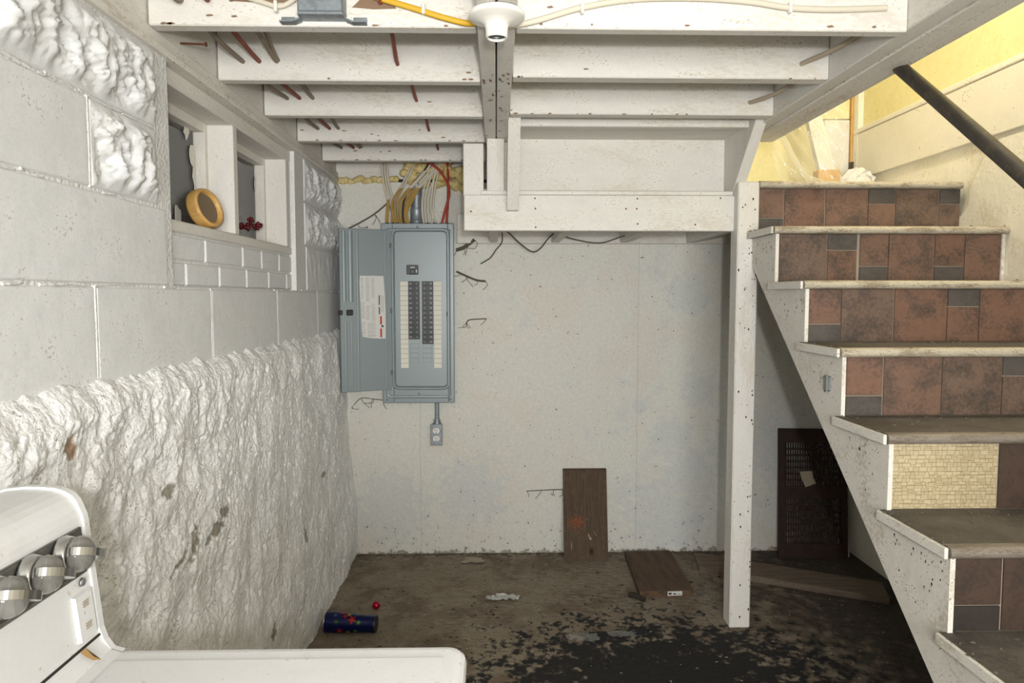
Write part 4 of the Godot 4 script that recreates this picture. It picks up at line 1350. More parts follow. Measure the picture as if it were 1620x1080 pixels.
func wiring() -> void:
	var D := 3.575
	var yl: Material = M.cable_ochre
	var wh: Material = M.cable_white
	var gy := "yellow cables rising from the breaker panel"
	var gw := "white cables rising from the breaker panel"
	# left trio, straight up
	var i := 0
	for q in [[-0.556, -0.575, 0.0], [-0.548, -0.562, 0.01], [-0.528, -0.55, 0.004]]:
		cable("cable yellow below and white above, rising straight from the panel's left end, %s of three" % ["first", "second", "third"][i], [yl, wh], [2], [V(q[0], 1.725, D), V(q[0] - 0.002, 1.76, D + 0.005), V(q[0] + 0.008, 1.85, D - q[2]), V(q[1] + 0.008, 1.93, D), V(q[1], 2.0, D), V(q[1], 2.06, D + 0.02)], 0.0048, gy)
		i += 1
	# fan that sweeps to the right behind the last joist
	i = 0
	var nth := ["first", "second", "third", "fourth", "fifth", "sixth", "seventh", "eighth"]
	for q in [[-0.512, -0.43], [-0.498, -0.415], [-0.486, -0.34], [-0.474, -0.33], [-0.462, -0.315], [-0.452, -0.30], [-0.446, -0.29], [-0.438, -0.285]]:
		var b: float = q[0]
		var t: float = q[1]
		var dd := D - 0.004 * (i % 4)
		cable("%s of the yellow and white cables sweeping right above the panel, counted from the left" % nth[i], [yl, wh], [3], [V(b, 1.725, dd), V(b - 0.012, 1.78, dd - 0.006), V(b - 0.012 + 0.004 * i, 1.84, dd - 0.012), V(lerpf(b, t, 0.33), 1.905, dd - 0.012), V(lerpf(b, t, 0.72), 1.97, dd), V(t, 2.03, dd + 0.02), V(t + 0.02, 2.07, dd + 0.03)], 0.0048, gy)
		i += 1
	cable("black cable among yellow ones above the panel", [M.cable_black], [], [V(-0.468, 1.725, D - 0.012), V(-0.472, 1.79, D - 0.018), V(-0.458, 1.86, D - 0.018), V(-0.42, 1.93, D - 0.01), V(-0.36, 2.0, D), V(-0.33, 2.06, D + 0.02)], 0.0045, "")
	i = 0
	for q in [[-0.366, -0.335, -0.375], [-0.352, -0.31, -0.36], [-0.338, -0.29, -0.345], [-0.326, -0.285, -0.318], [-0.300, -0.30, -0.33]]:
		cable("%s white cable from the conduit, rising between conduit and red cables" % nth[i], [wh], [], [V(q[0], 1.725, D), V(q[2], 1.80, D - 0.008), V(q[2] + 0.006, 1.88, D - 0.010), V(lerpf(q[2], q[1], 0.6), 1.96, D - 0.004), V(q[1], 2.03, D + 0.01), V(q[1] + 0.01, 2.07, D + 0.02)], 0.0045, gw)
		i += 1
	cable("red cable bowing to the right above the panel", [M.cable_red], [], [V(-0.275, 1.725, D - 0.02), V(-0.258, 1.79, D - 0.028), V(-0.236, 1.87, D - 0.03), V(-0.245, 1.93, D - 0.026), V(-0.285, 1.995, D - 0.02), V(-0.34, 2.035, D - 0.01), V(-0.40, 2.06, D)], 0.0062, "")
	cable("red cable running straight up from the panel's right corner", [M.cable_red], [], [V(-0.252, 1.725, D), V(-0.248, 1.79, D), V(-0.243, 1.87, D), V(-0.243, 1.97, D + 0.005), V(-0.25, 2.06, D + 0.02)], 0.0062, "")
	# clamps on the panel's top edge belong to the panel, drawn as small black bushings
	var cl := thing("cable_clamp_strip", "black cable bushings along the panel's top edge", "bushing", V(-0.40, 1.729, D))
	for x in [-0.552, -0.522, -0.498, -0.470, -0.445, -0.345, -0.312, -0.275, -0.250]:
		var m := MB.new()
		m.box(V(x - 0.011, 1.723, D - 0.012), V(x + 0.011, 1.735, D + 0.012), 0.003)
		part(cl, "bushing", m, M.black_plastic)
	# conduit stub with coupling
	var co := thing("conduit_pipe", "short grey conduit rising from the panel's top between cables", "conduit", V(-0.404, 1.729, 3.59))
	var m2 := MB.new()
	m2.lathe([[0.03, 0.0], [0.03, 0.006], [0.034, 0.008], [0.034, 0.016], [0.029, 0.018]], V(-0.404, 1.729, 3.585), Vector3.UP, 20)
	part(co, "locknut", m2, M.galvanised)
	m2 = MB.new()
	m2.lathe([[0.0, 0.017], [0.032, 0.017], [0.032, 0.075], [0.029, 0.078], [0.029, 0.0785]], V(-0.404, 1.729, 3.585), Vector3.UP, 20)
	part(co, "coupling", m2, M.galvanised)
	m2 = MB.new()
	m2.lathe([[0.0275, 0.078], [0.0275, 0.20], [0.0255, 0.203], [0.0, 0.203]], V(-0.404, 1.729, 3.585), Vector3.UP, 20)
	part(co, "pipe", m2, M.galvanised)
	# spray foam along the top of the wall
	var fo := thing("spray_foam", "lumpy yellow spray foam filling the gap above the panel", "foam", V(-0.45, 1.93, 3.62))
	var fr := RandomNumberGenerator.new()
	fr.seed = 23
	var blobs := []
	var x := -0.80
	while x < -0.50:
		blobs.append([x, 1.956 + fr.randf_range(-0.006, 0.006) - (0.008 if x < -0.72 else 0.0), fr.randf_range(0.014, 0.022), fr.randf_range(0.013, 0.019)])
		x += 0.018
	for k in 62:
		var bx := fr.randf_range(-0.50, -0.15)
		var by := fr.randf_range(1.93, 2.05) - maxf(0.0, bx + 0.24) * 0.35
		blobs.append([bx, by, fr.randf_range(0.016, 0.036), fr.randf_range(0.014, 0.03)])
	var fn := noise(30.0, 621, 3)
	var fm := MB.new()
	for b in blobs:
		var pr := []
		for k in 8:
			var an := -PI * 0.5 + PI * k / 7.0
			pr.append([maxf(cos(an) * b[2], 0.0), sin(an) * b[3]])
		fm.lathe(pr, V(b[0], b[1], 3.615 + fr.randf_range(-0.012, 0.012)), Vector3(fr.randf_range(-0.3, 0.3), 1, fr.randf_range(-0.3, 0.3)), 12)
	part(fo, "foam_mass", fm, M.foam)
	# cables threaded through the joists along the left wall
	var run := func(xs: Array, y: float, sag: float) -> Array:
		var p := []
		var k := 0
		for d in [1.45, 1.72, 2.13, 2.54, 2.95, 3.36, 3.58]:
			p.append(V(xs[k], y + (0.004 if k % 2 else -0.004), d))
			if k < 6: p.append(V((xs[k] + xs[mini(k + 1, 6)]) * 0.5 + 0.004, y - sag, d + 0.2))
			k += 1
		return p
	cable("grey cable threaded through the joists nearest the left wall", [M.cable_grey], [], run.call([-0.735, -0.74, -0.743, -0.735, -0.732, -0.726, -0.72], 2.055, 0.012), 0.0065, "")
	cable("red brown cable threaded through the joists between two grey ones", [M.cable_rust], [], run.call([-0.66, -0.68, -0.696, -0.692, -0.684, -0.67, -0.66], 2.056, 0.008), 0.0065, "")
	cable("pale grey cable threaded through the joists, third from the left wall", [M.cable_grey], [], run.call([-0.60, -0.625, -0.646, -0.646, -0.649, -0.64, -0.64], 2.056, -0.006), 0.0065, "")
	cable("grey cable doubled beside the third threaded cable", [M.cable_grey], [], run.call([-0.57, -0.60, -0.642, -0.650, -0.652, -0.632, -0.63], 2.058, -0.014), 0.006, "")
	cable("red brown cable threaded through the joists midway to the girder", [M.cable_rust], [], run.call([-0.26, -0.275, -0.291, -0.281, -0.277, -0.273, -0.27], 2.049, -0.02), 0.006, "")
	# flat cables on the face of the nearest joist
	cable("yellow cable stapled to the nearest joist, ending at the lampholder", [M.cable_yellow], [], [V(-0.36, 2.09, 1.692), V(-0.259, 2.058, 1.690), V(-0.20, 2.041, 1.688), V(-0.126, 2.019, 1.688), V(-0.066, 2.005, 1.686), V(-0.03, 2.004, 1.675), V(-0.012, 1.992, 1.655)], 0.0072, "", 0.8)
	cable("white cable looping along the nearest joist to the right of the lampholder", [M.cable_white], [], [V(0.02, 1.99, 1.655), V(0.04, 1.996, 1.672), V(0.066, 2.002, 1.678), V(0.10, 2.010, 1.678), V(0.143, 2.023, 1.678), V(0.203, 2.040, 1.678), V(0.323, 2.060, 1.678), V(0.474, 2.064, 1.678), V(0.60, 2.057, 1.678), V(0.695, 2.044, 1.678), V(0.80, 2.041, 1.678), V(0.93, 2.047, 1.681)], 0.0072, "", 0.8)
	cable("thin white cable on the nearest joist beside the steel box", [M.cable_white], [], [V(-0.62, 2.075, 1.694), V(-0.55, 2.052, 1.693), V(-0.505, 2.042, 1.692), V(-0.47, 2.06, 1.69), V(-0.45, 2.09, 1.69)], 0.006, "")
	for q in [[-0.515, 2.04], [-0.17, 2.038], [0.203, 2.037], [0.695, 2.043]]:
		var m := MB.new()
		m.box(V(q[0] - 0.004, q[1] - 0.013, 1.70 if q[0] < 0 else 1.686), V(q[0] + 0.004, q[1] + 0.013, 1.681 if q[0] < 0 else 1.668), 0.002)
		solo("cable_staple", "white cable staple on the nearest joist " + ("left of the steel box" if q[0] < -0.4 else "over the yellow cable" if q[0] < 0 else "near the lampholder" if q[0] < 0.4 else "near the stair opening"), "staple", m, M.paper_white, V(q[0], q[1], 1.69), "cable staples")
	cable("short pale cable between second joist and stair trimmer", [M.cable_dusty], [], [V(0.90, 2.045, 2.09), V(0.905, 2.047, 2.07), V(0.94, 2.05, 1.98), V(0.972, 2.062, 1.90), V(0.986, 2.08, 1.86)], 0.007, "")
	cable("short pale cable between third joist and stair trimmer", [M.cable_dusty], [], [V(0.895, 2.047, 2.50), V(0.905, 2.045, 2.47), V(0.935, 2.045, 2.40), V(0.965, 2.055, 2.33), V(0.984, 2.075, 2.28)], 0.007, "")
	# thin black wire hanging below the landing
	cable("thin slack wire looping under the landing beam", [M.web_grey], [], [V(-0.01, 1.70, 3.2), V(0.06, 1.665, 3.35), V(0.12, 1.62, 3.45), V(0.18, 1.585, 3.5), V(0.22, 1.60, 3.5), V(0.26, 1.65, 3.45), V(0.30, 1.68, 3.42)], 0.0035, "")
	cable("thin slack wire drooping between landing joists", [M.web_grey], [], [V(0.31, 1.66, 3.4), V(0.40, 1.645, 3.5), V(0.52, 1.63, 3.52), V(0.60, 1.65, 3.46), V(0.645, 1.665, 3.43)], 0.003, "")
	cable("thin loose wire trailing down the back wall beside the panel", [M.web_grey], [], [V(0.03, 1.70, 3.585), V(0.03, 1.64, 3.575), V(-0.0, 1.60, 3.585), V(-0.03, 1.56, 3.605), V(-0.08, 1.53, 3.612)], 0.0032, "")
	# porcelain lampholder under the girder
	var lh := thing("lampholder", "white porcelain lampholder without a bulb under the girder", "lampholder", V(0.0, 1.996, 1.575))
	var lp := MB.new()
	lp.lathe([[0.0, 0.0], [0.060, 0.0], [0.0635, -0.004], [0.0635, -0.010], [0.060, -0.014], [0.045, -0.019], [0.031, -0.024], [0.0265, -0.030]], V(0.002, 1.996, 1.60), Vector3.UP, 36)
	part(lh, "base", lp, M.porcelain)
	lp = MB.new()
	lp.lathe([[0.0275, -0.026], [0.0255, -0.036], [0.0245, -0.05], [0.0245, -0.054], [0.022, -0.057], [0.0195, -0.055], [0.0185, -0.045]], V(0.002, 1.996, 1.60), Vector3.UP, 30)
	part(lh, "socket", lp, M.porcelain)
	lp = MB.new()
	lp.lathe([[0.0185, -0.052], [0.0183, -0.03], [0.0, -0.03]], V(0.002, 1.996, 1.60), Vector3.UP, 24)
	part(lh, "screw_shell", lp, M.bare_metal)
	# galvanised box on the joist's face
	var jb := thing("junction_box", "galvanised steel junction box on the nearest joist", "junction box", V(-0.405, 2.006, 1.68))
	var bx2 := MB.new()
	bx2.box(V(-0.457, 2.016, 1.70), V(-0.352, 2.13, 1.655), 0.004)
	part(jb, "box", bx2, M.galvanised)
	bx2 = MB.new()
	bx2.lathe([[0.0, 0.0], [0.05, 0.0], [0.05, 0.004], [0.047, 0.007], [0.0, 0.008]], V(-0.405, 2.092, 1.655), Vector3.BACK, 28)
	part(jb, "cover", bx2, M.black_plastic)
	bx2 = MB.new()
	bx2.hull8([V(-0.457, 2.011, 1.70), V(-0.352, 2.011, 1.70), V(-0.352, 2.016, 1.70), V(-0.457, 2.016, 1.70), V(-0.457, 2.011, 1.655), V(-0.352, 2.011, 1.655), V(-0.352, 2.016, 1.655), V(-0.457, 2.016, 1.655)])
	part(jb, "bracket", bx2, M.galvanised)
	for s in [-1.0, 1.0]:
		bx2 = MB.new()
		var ex: float = -0.4045 + s * 0.0525
		bx2.hull8([V(ex, 2.008, 1.70), V(ex, 2.008, 1.675), V(ex, 2.012, 1.675), V(ex, 2.012, 1.70), V(ex + s * 0.016, 2.002, 1.70), V(ex + s * 0.016, 2.002, 1.675), V(ex + s * 0.016, 2.006, 1.675), V(ex + s * 0.016, 2.006, 1.70)])
		bx2.box(V(ex + s * 0.016, 2.002, 1.70), V(ex + s * 0.048, 2.0055, 1.676), 0.001)
		bx2.box(V(ex + s * 0.016, 2.002, 1.70), V(ex + s * 0.048, 2.020, 1.6955), 0.001)
		part(jb, "bracket_tab", bx2, M.galvanised)
	# rusty nail in the left rim
	var nl := MB.new()
	nl.lathe([[0.0, 0.0], [0.006, 0.0], [0.006, 0.002], [0.0028, 0.003], [0.0028, 0.085], [0.0, 0.09]], V(-0.748, 2.012, 1.86), Vector3(-1, 0.12, -0.25), 10)
	solo("rusty_nail", "long rusty nail sticking out of the left rim board", "nail", nl, M.rust, V(-0.748, 2.012, 1.86))

# ------------------------------------------------------------------ washing machine
func washer() -> void:
	var w := thing("washing_machine", "old white enamelled washing machine with three round knobs", "washing machine", V(-0.38, 0, 0.53))
	var x0 := -0.72
	var x1 := -0.038
	var d0 := 0.17
	var d1 := 0.876
	var top := 0.914
	var m := MB.new()
	m.box(V(x0 + 0.01, 0.02, d0 + 0.01), V(x1 - 0.012, top - 0.035, d1 - 0.012), 0.01)
	part(w, "cabinet", m, M.enamel)
	# top: rounded plate
	m = MB.new()
	var r := 0.026
	var prev := []
	var prof := [[0.012, -0.036], [0.001, -0.034], [-0.0, -0.012], [0.002, -0.005], [0.007, -0.001], [0.014, 0.0]]
	var loop := func(inset: float, y: float) -> Array:
		var p := []
		for q in 4:
			var cx: float = (x1 - r) if q == 0 or q == 3 else (x0 + r)
			var cd: float = (d1 - r) if q < 2 else (d0 + r)
			for k in 7:
				var an := PI * 0.5 * (q + k / 6.0)
				p.append(V(cx + cos(an) * (r - inset), top + y, cd + sin(an) * (r - inset)))
		return p
	for q in prof:
		var cur: Array = loop.call(q[0], q[1])
		if prev:
			for k in cur.size():
				var k2 := (k + 1) % cur.size()
				m.poly([prev[k], prev[k2], cur[k2], cur[k]], (cur[k] + prev[k]) * 0.5 - V((x0 + x1) * 0.5, top - 0.05, (d0 + d1) * 0.5))
		prev = cur
	m.poly(prev, Vector3.UP)
	part(w, "top_plate", m, M.enamel)
	m = MB.new()                                          # lid seam
	m.box(V(-0.47, top - 0.002, 0.22), V(-0.065, top + 0.0025, 0.84), 0.002)
	part(w, "lid", m, M.enamel)
	# console along the wall: profile across, swept front to back
	var pf := PackedVector2Array([Vector2(-0.70, 0.914), Vector2(-0.475, 0.914), Vector2(-0.488, 0.918), Vector2(-0.499, 0.930), Vector2(-0.504, 0.945), Vector2(-0.5135, 1.035), Vector2(-0.518, 1.083),
		Vector2(-0.5195, 1.091), Vector2(-0.5225, 1.099), Vector2(-0.527, 1.107), Vector2(-0.533, 1.114), Vector2(-0.541, 1.119), Vector2(-0.552, 1.1225), Vector2(-0.568, 1.124), Vector2(-0.588, 1.1245), Vector2(-0.61, 1.122), Vector2(-0.68, 1.10)])
	m = MB.new()
	m.prism(pf, V(0, 0, d0 + 0.02), Vector3.RIGHT, Vector3.UP, V(0, 0, d1 - d0 - 0.03))
	var con := part(w, "console", m, M.enamel)
	# end cap, a little proud and rounded
	m = MB.new()
	var ex := PackedVector2Array()
	for q in pf: ex.append(Vector2(q.x + (0.003 if q.x > -0.6 and q.y > 0.93 else 0.0), q.y + (0.003 if q.y > 1.1 else 0.0)))
	m.prism(ex, V(0, 0, d1 - 0.012), Vector3.RIGHT, Vector3.UP, V(0, 0, 0.010))
	part(con, "end_cap", m, M.enamel)
	# brushed strip that carries the knobs, its lower bead, the joint below
	m = MB.new()
	m.hull8([V(-0.5128, 1.028, d0 + 0.03), V(-0.5178, 1.079, d0 + 0.03), V(-0.5145, 1.079, d0 + 0.03), V(-0.5095, 1.028, d0 + 0.03), V(-0.5128, 1.028, d1 - 0.02), V(-0.5178, 1.079, d1 - 0.02), V(-0.5145, 1.079, d1 - 0.02), V(-0.5095, 1.028, d1 - 0.02)])
	part(con, "control_strip", m, M.brushed_steel, "scratched brushed steel control strip")
	m = MB.new()
	m.tube([V(-0.511, 1.0255, d0 + 0.03), V(-0.511, 1.0255, 0.5), V(-0.511, 1.0255, d1 - 0.022)], 0.0035, 8)
	part(con, "bead", m, M.brushed_steel)
	m = MB.new()
	m.box(V(-0.505, 0.9365, d0 + 0.03), V(-0.5, 0.9395, d1 - 0.012), 0.0005)
	part(con, "joint", m, M.dark_gap)
	# knobs: chrome skirt, clear dome, pointer bar
	for d in [0.815, 0.755, 0.697, 0.60]:
		var o := V(-0.5125, 1.058, d)
		var ax := Vector3(1, 0.09, 0).normalized()
		m = MB.new()
		m.lathe([[0.0, 0.0], [0.0225, 0.0], [0.0235, 0.004], [0.021, 0.012], [0.0195, 0.016], [0.0, 0.016]], o, ax, 24)
		var kn := part(con, "knob", m, M.chrome)
		m = MB.new()
		m.lathe([[0.0, 0.016], [0.0205, 0.016], [0.021, 0.020], [0.0185, 0.028], [0.012, 0.033], [0.0, 0.035]], o, ax, 24)
		part(kn, "dome", m, M.clear_plastic)
		m = MB.new()
		m.xf = Transform3D(Basis.from_euler(Vector3(deg_to_rad(-25), 0, deg_to_rad(5))), o)
		var gp := PackedVector2Array()
		for q in 30:
			var an := TAU * q / 30.0
			gp.append(Vector2(cos(an) * 0.029, sin(an) * 0.016 + 0.028))
		m.prism(gp, Vector3(0, -0.0045, 0), Vector3(0, 0, 1), Vector3(1, 0, 0), Vector3(0, 0.009, 0))
		part(kn, "grip", m, M.chrome)
	# switch plate and screw below the strip
	var sx := -0.5035
	m = MB.new()
	m.hull8([V(-0.506, 0.945, 0.822), V(-0.512, 1.003, 0.822), V(-0.512, 1.003, 0.858), V(-0.506, 0.945, 0.858), V(-0.499, 0.947, 0.824), V(-0.505, 1.001, 0.824), V(-0.505, 1.001, 0.856), V(-0.499, 0.947, 0.856)])
	var sw := part(con, "switch_plate", m, M.enamel)
	for y in [0.958, 0.985]:
		m = MB.new()
		for k in 3: m.box(V(-0.5035 - (y - 0.945) * 0.103 + 0.004, y + k * 0.003, 0.834), V(-0.5035 - (y - 0.945) * 0.103 + 0.0052, y + k * 0.003 + 0.0014, 0.846), 0.0)
		part(sw, "printed_mark", m, M.web_pale)
	m = MB.new()
	m.lathe([[0.0, 0.0], [0.0055, 0.0], [0.0045, 0.003], [0.0, 0.004]], V(-0.509, 1.014, 0.843), Vector3.RIGHT, 12)
	part(con, "screw", m, M.bare_metal)
	# rust that has run from the joint
	m = MB.new()
	var rp := [Vector2(0.829, 0.9365), Vector2(0.818, 0.9365), Vector2(0.820, 0.930), Vector2(0.824, 0.924), Vector2(0.834, 0.9195), Vector2(0.829, 0.926)]
	var ps := []
	for q in rp: ps.append(V(-0.5005 + (0.9365 - q.y) * 0.9 + 0.002, q.y + 0.0012, q.x))
	m.poly(ps, Vector3(1, 1, 0))
	part(con, "rust_run", m, M.rust_run, "orange rust run below the joint")

# ------------------------------------------------------------------ things lying about
func loose_things() -> void:
	var m: MB
	# tumbler lying on its side
	var tw := 256
	var ti := Image.create(tw, tw, false, Image.FORMAT_RGB8)
	ti.fill(Color(0.03, 0.06, 0.26))
	var r2 := RandomNumberGenerator.new()
	r2.seed = 9
	for k in 260: ti.fill_rect(Rect2i(r2.randi_range(0, 254), r2.randi_range(0, 254), 1, 2), Color(0.35, 0.42, 0.6))
	for rep in [0, 85, 170]:
		for f in [[18, 96, 17, Color(0.55, 0.06, 0.08)], [52, 152, 21, Color(0.58, 0.08, 0.09)], [40, 118, 14, Color(0.50, 0.05, 0.09)], [66, 80, 12, Color(0.16, 0.26, 0.14)], [28, 134, 11, Color(0.62, 0.52, 0.10)], [64, 184, 12, Color(0.25, 0.42, 0.12)], [20, 170, 11, Color(0.25, 0.42, 0.12)], [38, 70, 10, Color(0.1, 0.3, 0.5)]]:
			for dy in range(-f[2], f[2] + 1):
				for dx in range(-f[2], f[2] + 1):
					var rr: float = sqrt(dx * dx + dy * dy) / f[2]
					if rr < 0.72 + 0.28 * sin(atan2(dy, dx) * 5.0 + f[2]):
						ti.set_pixel((f[0] + rep + dx + tw) % tw, clampi(f[1] + dy, 0, tw - 1), f[3].lightened(0.15) if rr < 0.3 else f[3])
	var tmt := uvmat("tumbler_print", ImageTexture.create_from_image(ti), 0.22, true)
	tmt.metallic = 0.35
	var tu := thing("tumbler", "dark blue metallic tumbler printed with flowers lying on the floor", "tumbler", V(-0.59, 0, 2.76))
	var ax := Vector3(0.207, -0.0065, 0.012).normalized()
	m = MB.new()
	var tp := [[0.0, 0.003], [0.041, 0.0]]
	for k in 24: tp.append([lerpf(0.0415, 0.0335, smoothstep(0.15, 0.95, k / 23.0)), 0.002 + 0.2 * k / 23.0])
	m.lathe(tp, V(-0.695, 0.042, 2.765), ax, 32)
	part(tu, "body", m, tmt)
	m = MB.new()
	m.lathe([[0.0342, 0.0], [0.0342, 0.006], [0.032, 0.008], [0.0, 0.008]], V(-0.695, 0.042, 2.765) + ax * 0.201, ax, 32)
	part(tu, "lid", m, M.black_plastic)
	m = MB.new()
	m.lathe([[0.0418, -0.002], [0.0425, 0.0], [0.0418, 0.003]], V(-0.695, 0.042, 2.765), ax, 32)
	part(tu, "rim", m, M.chrome)
	# pink bauble
	var ba := thing("bauble", "small shiny pink bauble on the floor near the tumbler", "bauble", V(-0.526, 0, 2.97))
	m = MB.new()
	var pr := []
	for k in 13:
		var an := -PI * 0.5 + PI * k / 12.0
		pr.append([maxf(cos(an) * 0.0175, 0.0), sin(an) * 0.0175])
	m.lathe(pr, V(-0.526, 0.0175, 2.965), Vector3.UP, 20)
	var pk := mat("pink_metal", Color(0.62, 0.05, 0.20), 0.2, 0.6)
	part(ba, "ball", m, pk)
	m = MB.new()
	m.lathe([[0.004, 0.0], [0.004, 0.004], [0.0, 0.004]], V(-0.526, 0.0175, 2.965) + Vector3(-0.016, 0.004, 0.003), Vector3(-1, 0.3, 0.2), 10)
	part(ba, "cap", m, M.chrome)
	# plank leaning on the back wall
	var lp := thing("leaning_plank", "short dark wooden plank with an orange stain leaning on the back wall", "plank", V(0.465, 0, 3.5))
	m = MB.new()
	m.hull8([V(0.348, 0.0, 3.488), V(0.575, 0.0, 3.488), V(0.577, 0.0, 3.508), V(0.35, 0.0, 3.508), V(0.350, 0.452, 3.592), V(0.578, 0.452, 3.592), V(0.578, 0.456, 3.612), V(0.350, 0.456, 3.612)])
	var face := MB.new()
	var bd := part(lp, "board", m, M.old_wood_y)
	face.poly([V(0.3485, 0.001, 3.4872), V(0.5755, 0.001, 3.4872), V(0.5775, 0.4515, 3.5912), V(0.3505, 0.4515, 3.5912)], Vector3.BACK, [Vector2(0, 1), Vector2(1, 1), Vector2(1, 0), Vector2(0, 0)])
	part(bd, "weathered_face", face, uvmat("weathered_board", plank_print(), 0.85))
	# board lying on the floor with a paper sticker on its edge
	var fb := thing("floor_board", "brown board lying on the floor with a white sticker on its edge", "board", V(0.78, 0, 3.3))
	m = MB.new()
	m.hull8([V(0.646, 0.0, 3.05), V(0.895, 0.0, 3.06), V(0.915, 0.0, 3.57), V(0.672, 0.0, 3.56), V(0.646, 0.032, 3.05), V(0.895, 0.032, 3.06), V(0.915, 0.024, 3.57), V(0.672, 0.024, 3.56)])
	part(fb, "slab", m, M.old_wood_z)
	m = MB.new()
	m.hull8([V(0.775, 0.008, 3.0535), V(0.842, 0.008, 3.0562), V(0.842, 0.028, 3.0562), V(0.775, 0.028, 3.0535), V(0.775, 0.008, 3.0548), V(0.842, 0.008, 3.0574), V(0.842, 0.028, 3.0574), V(0.775, 0.028, 3.0548)])
	var stk := part(fb, "sticker", m, M.mark_white)
	for k in 3:
		m = MB.new()
		m.box(V(0.779 + k * 0.021, 0.014, 3.0532 + k * 0.0008), V(0.793 + k * 0.021, 0.022 - k * 0.003, 3.0528 + k * 0.0008), 0.0)
		part(stk, "print_block", m, M.soot)
	m = MB.new()
	m.tube([V(0.60, 0.012, 3.06), V(0.625, 0.016, 3.045), V(0.645, 0.01, 3.03), V(0.66, 0.008, 3.01)], 0.012, 7)
	solo("soil_clod", "dark clod of soil at the corner of the floor board", "clod", m, M.soot, V(0.63, 0, 3.03))
	# rusty grate leaning on the back wall
	var gr := thing("iron_grate", "rusty slotted iron grate leaning on the back wall under the stairs", "grate", V(1.65, 0, 3.52))
	var gx := Transform3D(Basis(Vector3(0.9995, -0.018, 0.0).normalized(), Vector3(0.035, 0.987, -0.15).normalized(), Vector3(0.0, 0.15, 0.987).normalized()), V(1.465, 0.004, 3.51))
	var gw := 0.365
	var gh := 0.67
	m = MB.new(); m.xf = gx
	m.box(Vector3(0, 0, 0), Vector3(0.035, gh, 0.014), 0.002)
	m.box(Vector3(gw - 0.035, 0, 0), Vector3(gw, gh - 0.01, 0.014), 0.002)
	m.box(Vector3(0.03, gh - 0.075, 0), Vector3(gw - 0.03, gh, 0.014), 0.002)
	m.box(Vector3(0.03, 0, 0), Vector3(gw - 0.03, 0.075, 0.014), 0.002)
	m.box(Vector3(0.03, gh * 0.5 - 0.03, 0), Vector3(gw - 0.03, gh * 0.5 + 0.035, 0.014), 0.002)
	part(gr, "frame", m, M.rusty_iron)
	for half in [[0.075, gh * 0.5 - 0.03], [gh * 0.5 + 0.035, gh - 0.075]]:
		for k in range(1, 7):
			var y: float = lerpf(half[0], half[1], k / 7.0)
			m = MB.new(); m.xf = gx
			m.box(Vector3(0.03, y - 0.005, 0.002), Vector3(gw - 0.03, y + 0.005, 0.012), 0.001)
			part(gr, "cross_bar", m, M.rusty_iron)
	for k in 23:
		var x := 0.042 + (gw - 0.084) * k / 22.0
		m = MB.new(); m.xf = gx
		m.box(Vector3(x - 0.003, 0.07, 0.004), Vector3(x + 0.003, gh - 0.07, 0.010), 0.0)
		part(gr, "upright_bar", m, M.rusty_iron)
	m = MB.new(); m.xf = gx
	m.hull8([Vector3(0.125, 0.395, 0.0145), Vector3(0.185, 0.41, 0.0145), Vector3(0.175, 0.45, 0.0145), Vector3(0.11, 0.445, 0.0145), Vector3(0.125, 0.395, 0.0155), Vector3(0.185, 0.41, 0.0155), Vector3(0.175, 0.45, 0.0155), Vector3(0.11, 0.445, 0.0155)])
	m.hull8([Vector3(0.14, 0.365, 0.016), Vector3(0.195, 0.385, 0.016), Vector3(0.185, 0.412, 0.0158), Vector3(0.127, 0.395, 0.0158), Vector3(0.14, 0.365, 0.017), Vector3(0.195, 0.385, 0.017), Vector3(0.185, 0.412, 0.0168), Vector3(0.127, 0.395, 0.0168)])
	part(gr, "paper_tag", m, M.web_pale, "folded pale paper tag")
	# pale offcut behind the grate
	m = MB.new()
	m.hull8([V(1.795, 0.0, 3.52), V(1.85, 0.0, 3.52), V(1.85, 0.0, 3.54), V(1.795, 0.0, 3.54), V(1.79, 0.42, 3.59), V(1.84, 0.42, 3.59), V(1.84, 0.42, 3.61), V(1.79, 0.42, 3.61)])
	solo("wood_offcut", "pale wooden offcut leaning between the iron grate and the corner", "offcut", m, M.dirty_paint, V(1.82, 0, 3.55))
	# long plank on the floor
	m = MB.new()
	m.hull8([V(1.03, 0.0, 3.53), V(1.03, 0.03, 3.53), V(1.00, 0.03, 3.33), V(1.00, 0.0, 3.33), V(1.80, 0.0, 3.13), V(1.80, 0.03, 3.13), V(1.74, 0.03, 2.96), V(1.74, 0.0, 2.96)])
	solo("long_plank", "long brown plank lying flat on the floor before the iron grate", "plank", m, M.grey_wood_x, V(1.4, 0, 3.25))
	# round wooden frame leaning in the window
	var fr := thing("wooden_frame", "round honey coloured wooden frame leaning on the window sill", "frame", V(-0.875, 1.561, 2.13))
	var c := V(-0.868, 1.624, 2.12)
	var fx := Transform3D(Basis(Vector3(0.16, 0.03, -0.98).normalized(), Vector3(-0.26, 0.96, 0.0).normalized(), Vector3(0.95, 0.26, 0.16).normalized()).orthonormalized(), c)
	var prof := [[0.055, -0.020], [0.062, -0.019], [0.0645, -0.012], [0.0645, 0.010], [0.062, 0.016], [0.056, 0.017], [0.051, 0.013], [0.049, 0.004]]
	m = MB.new(); m.xf = fx * Transform3D(Basis.from_scale(Vector3(1.08, 0.92, 1.0)), Vector3())
	m.lathe(prof, Vector3(), Vector3(0, 0, 1), 36)
	part(fr, "ring", m, M.honey_wood)
	m = MB.new(); m.xf = fx
	m.lathe([[0.0, 0.019], [0.056, 0.019]], Vector3(), Vector3(0, 0, -1), 32)
	m.lathe([[0.0495, 0.005], [0.0, 0.005]], Vector3(), Vector3(0, 0, 1), 32)
	part(fr, "backing", m, M.frame_face)
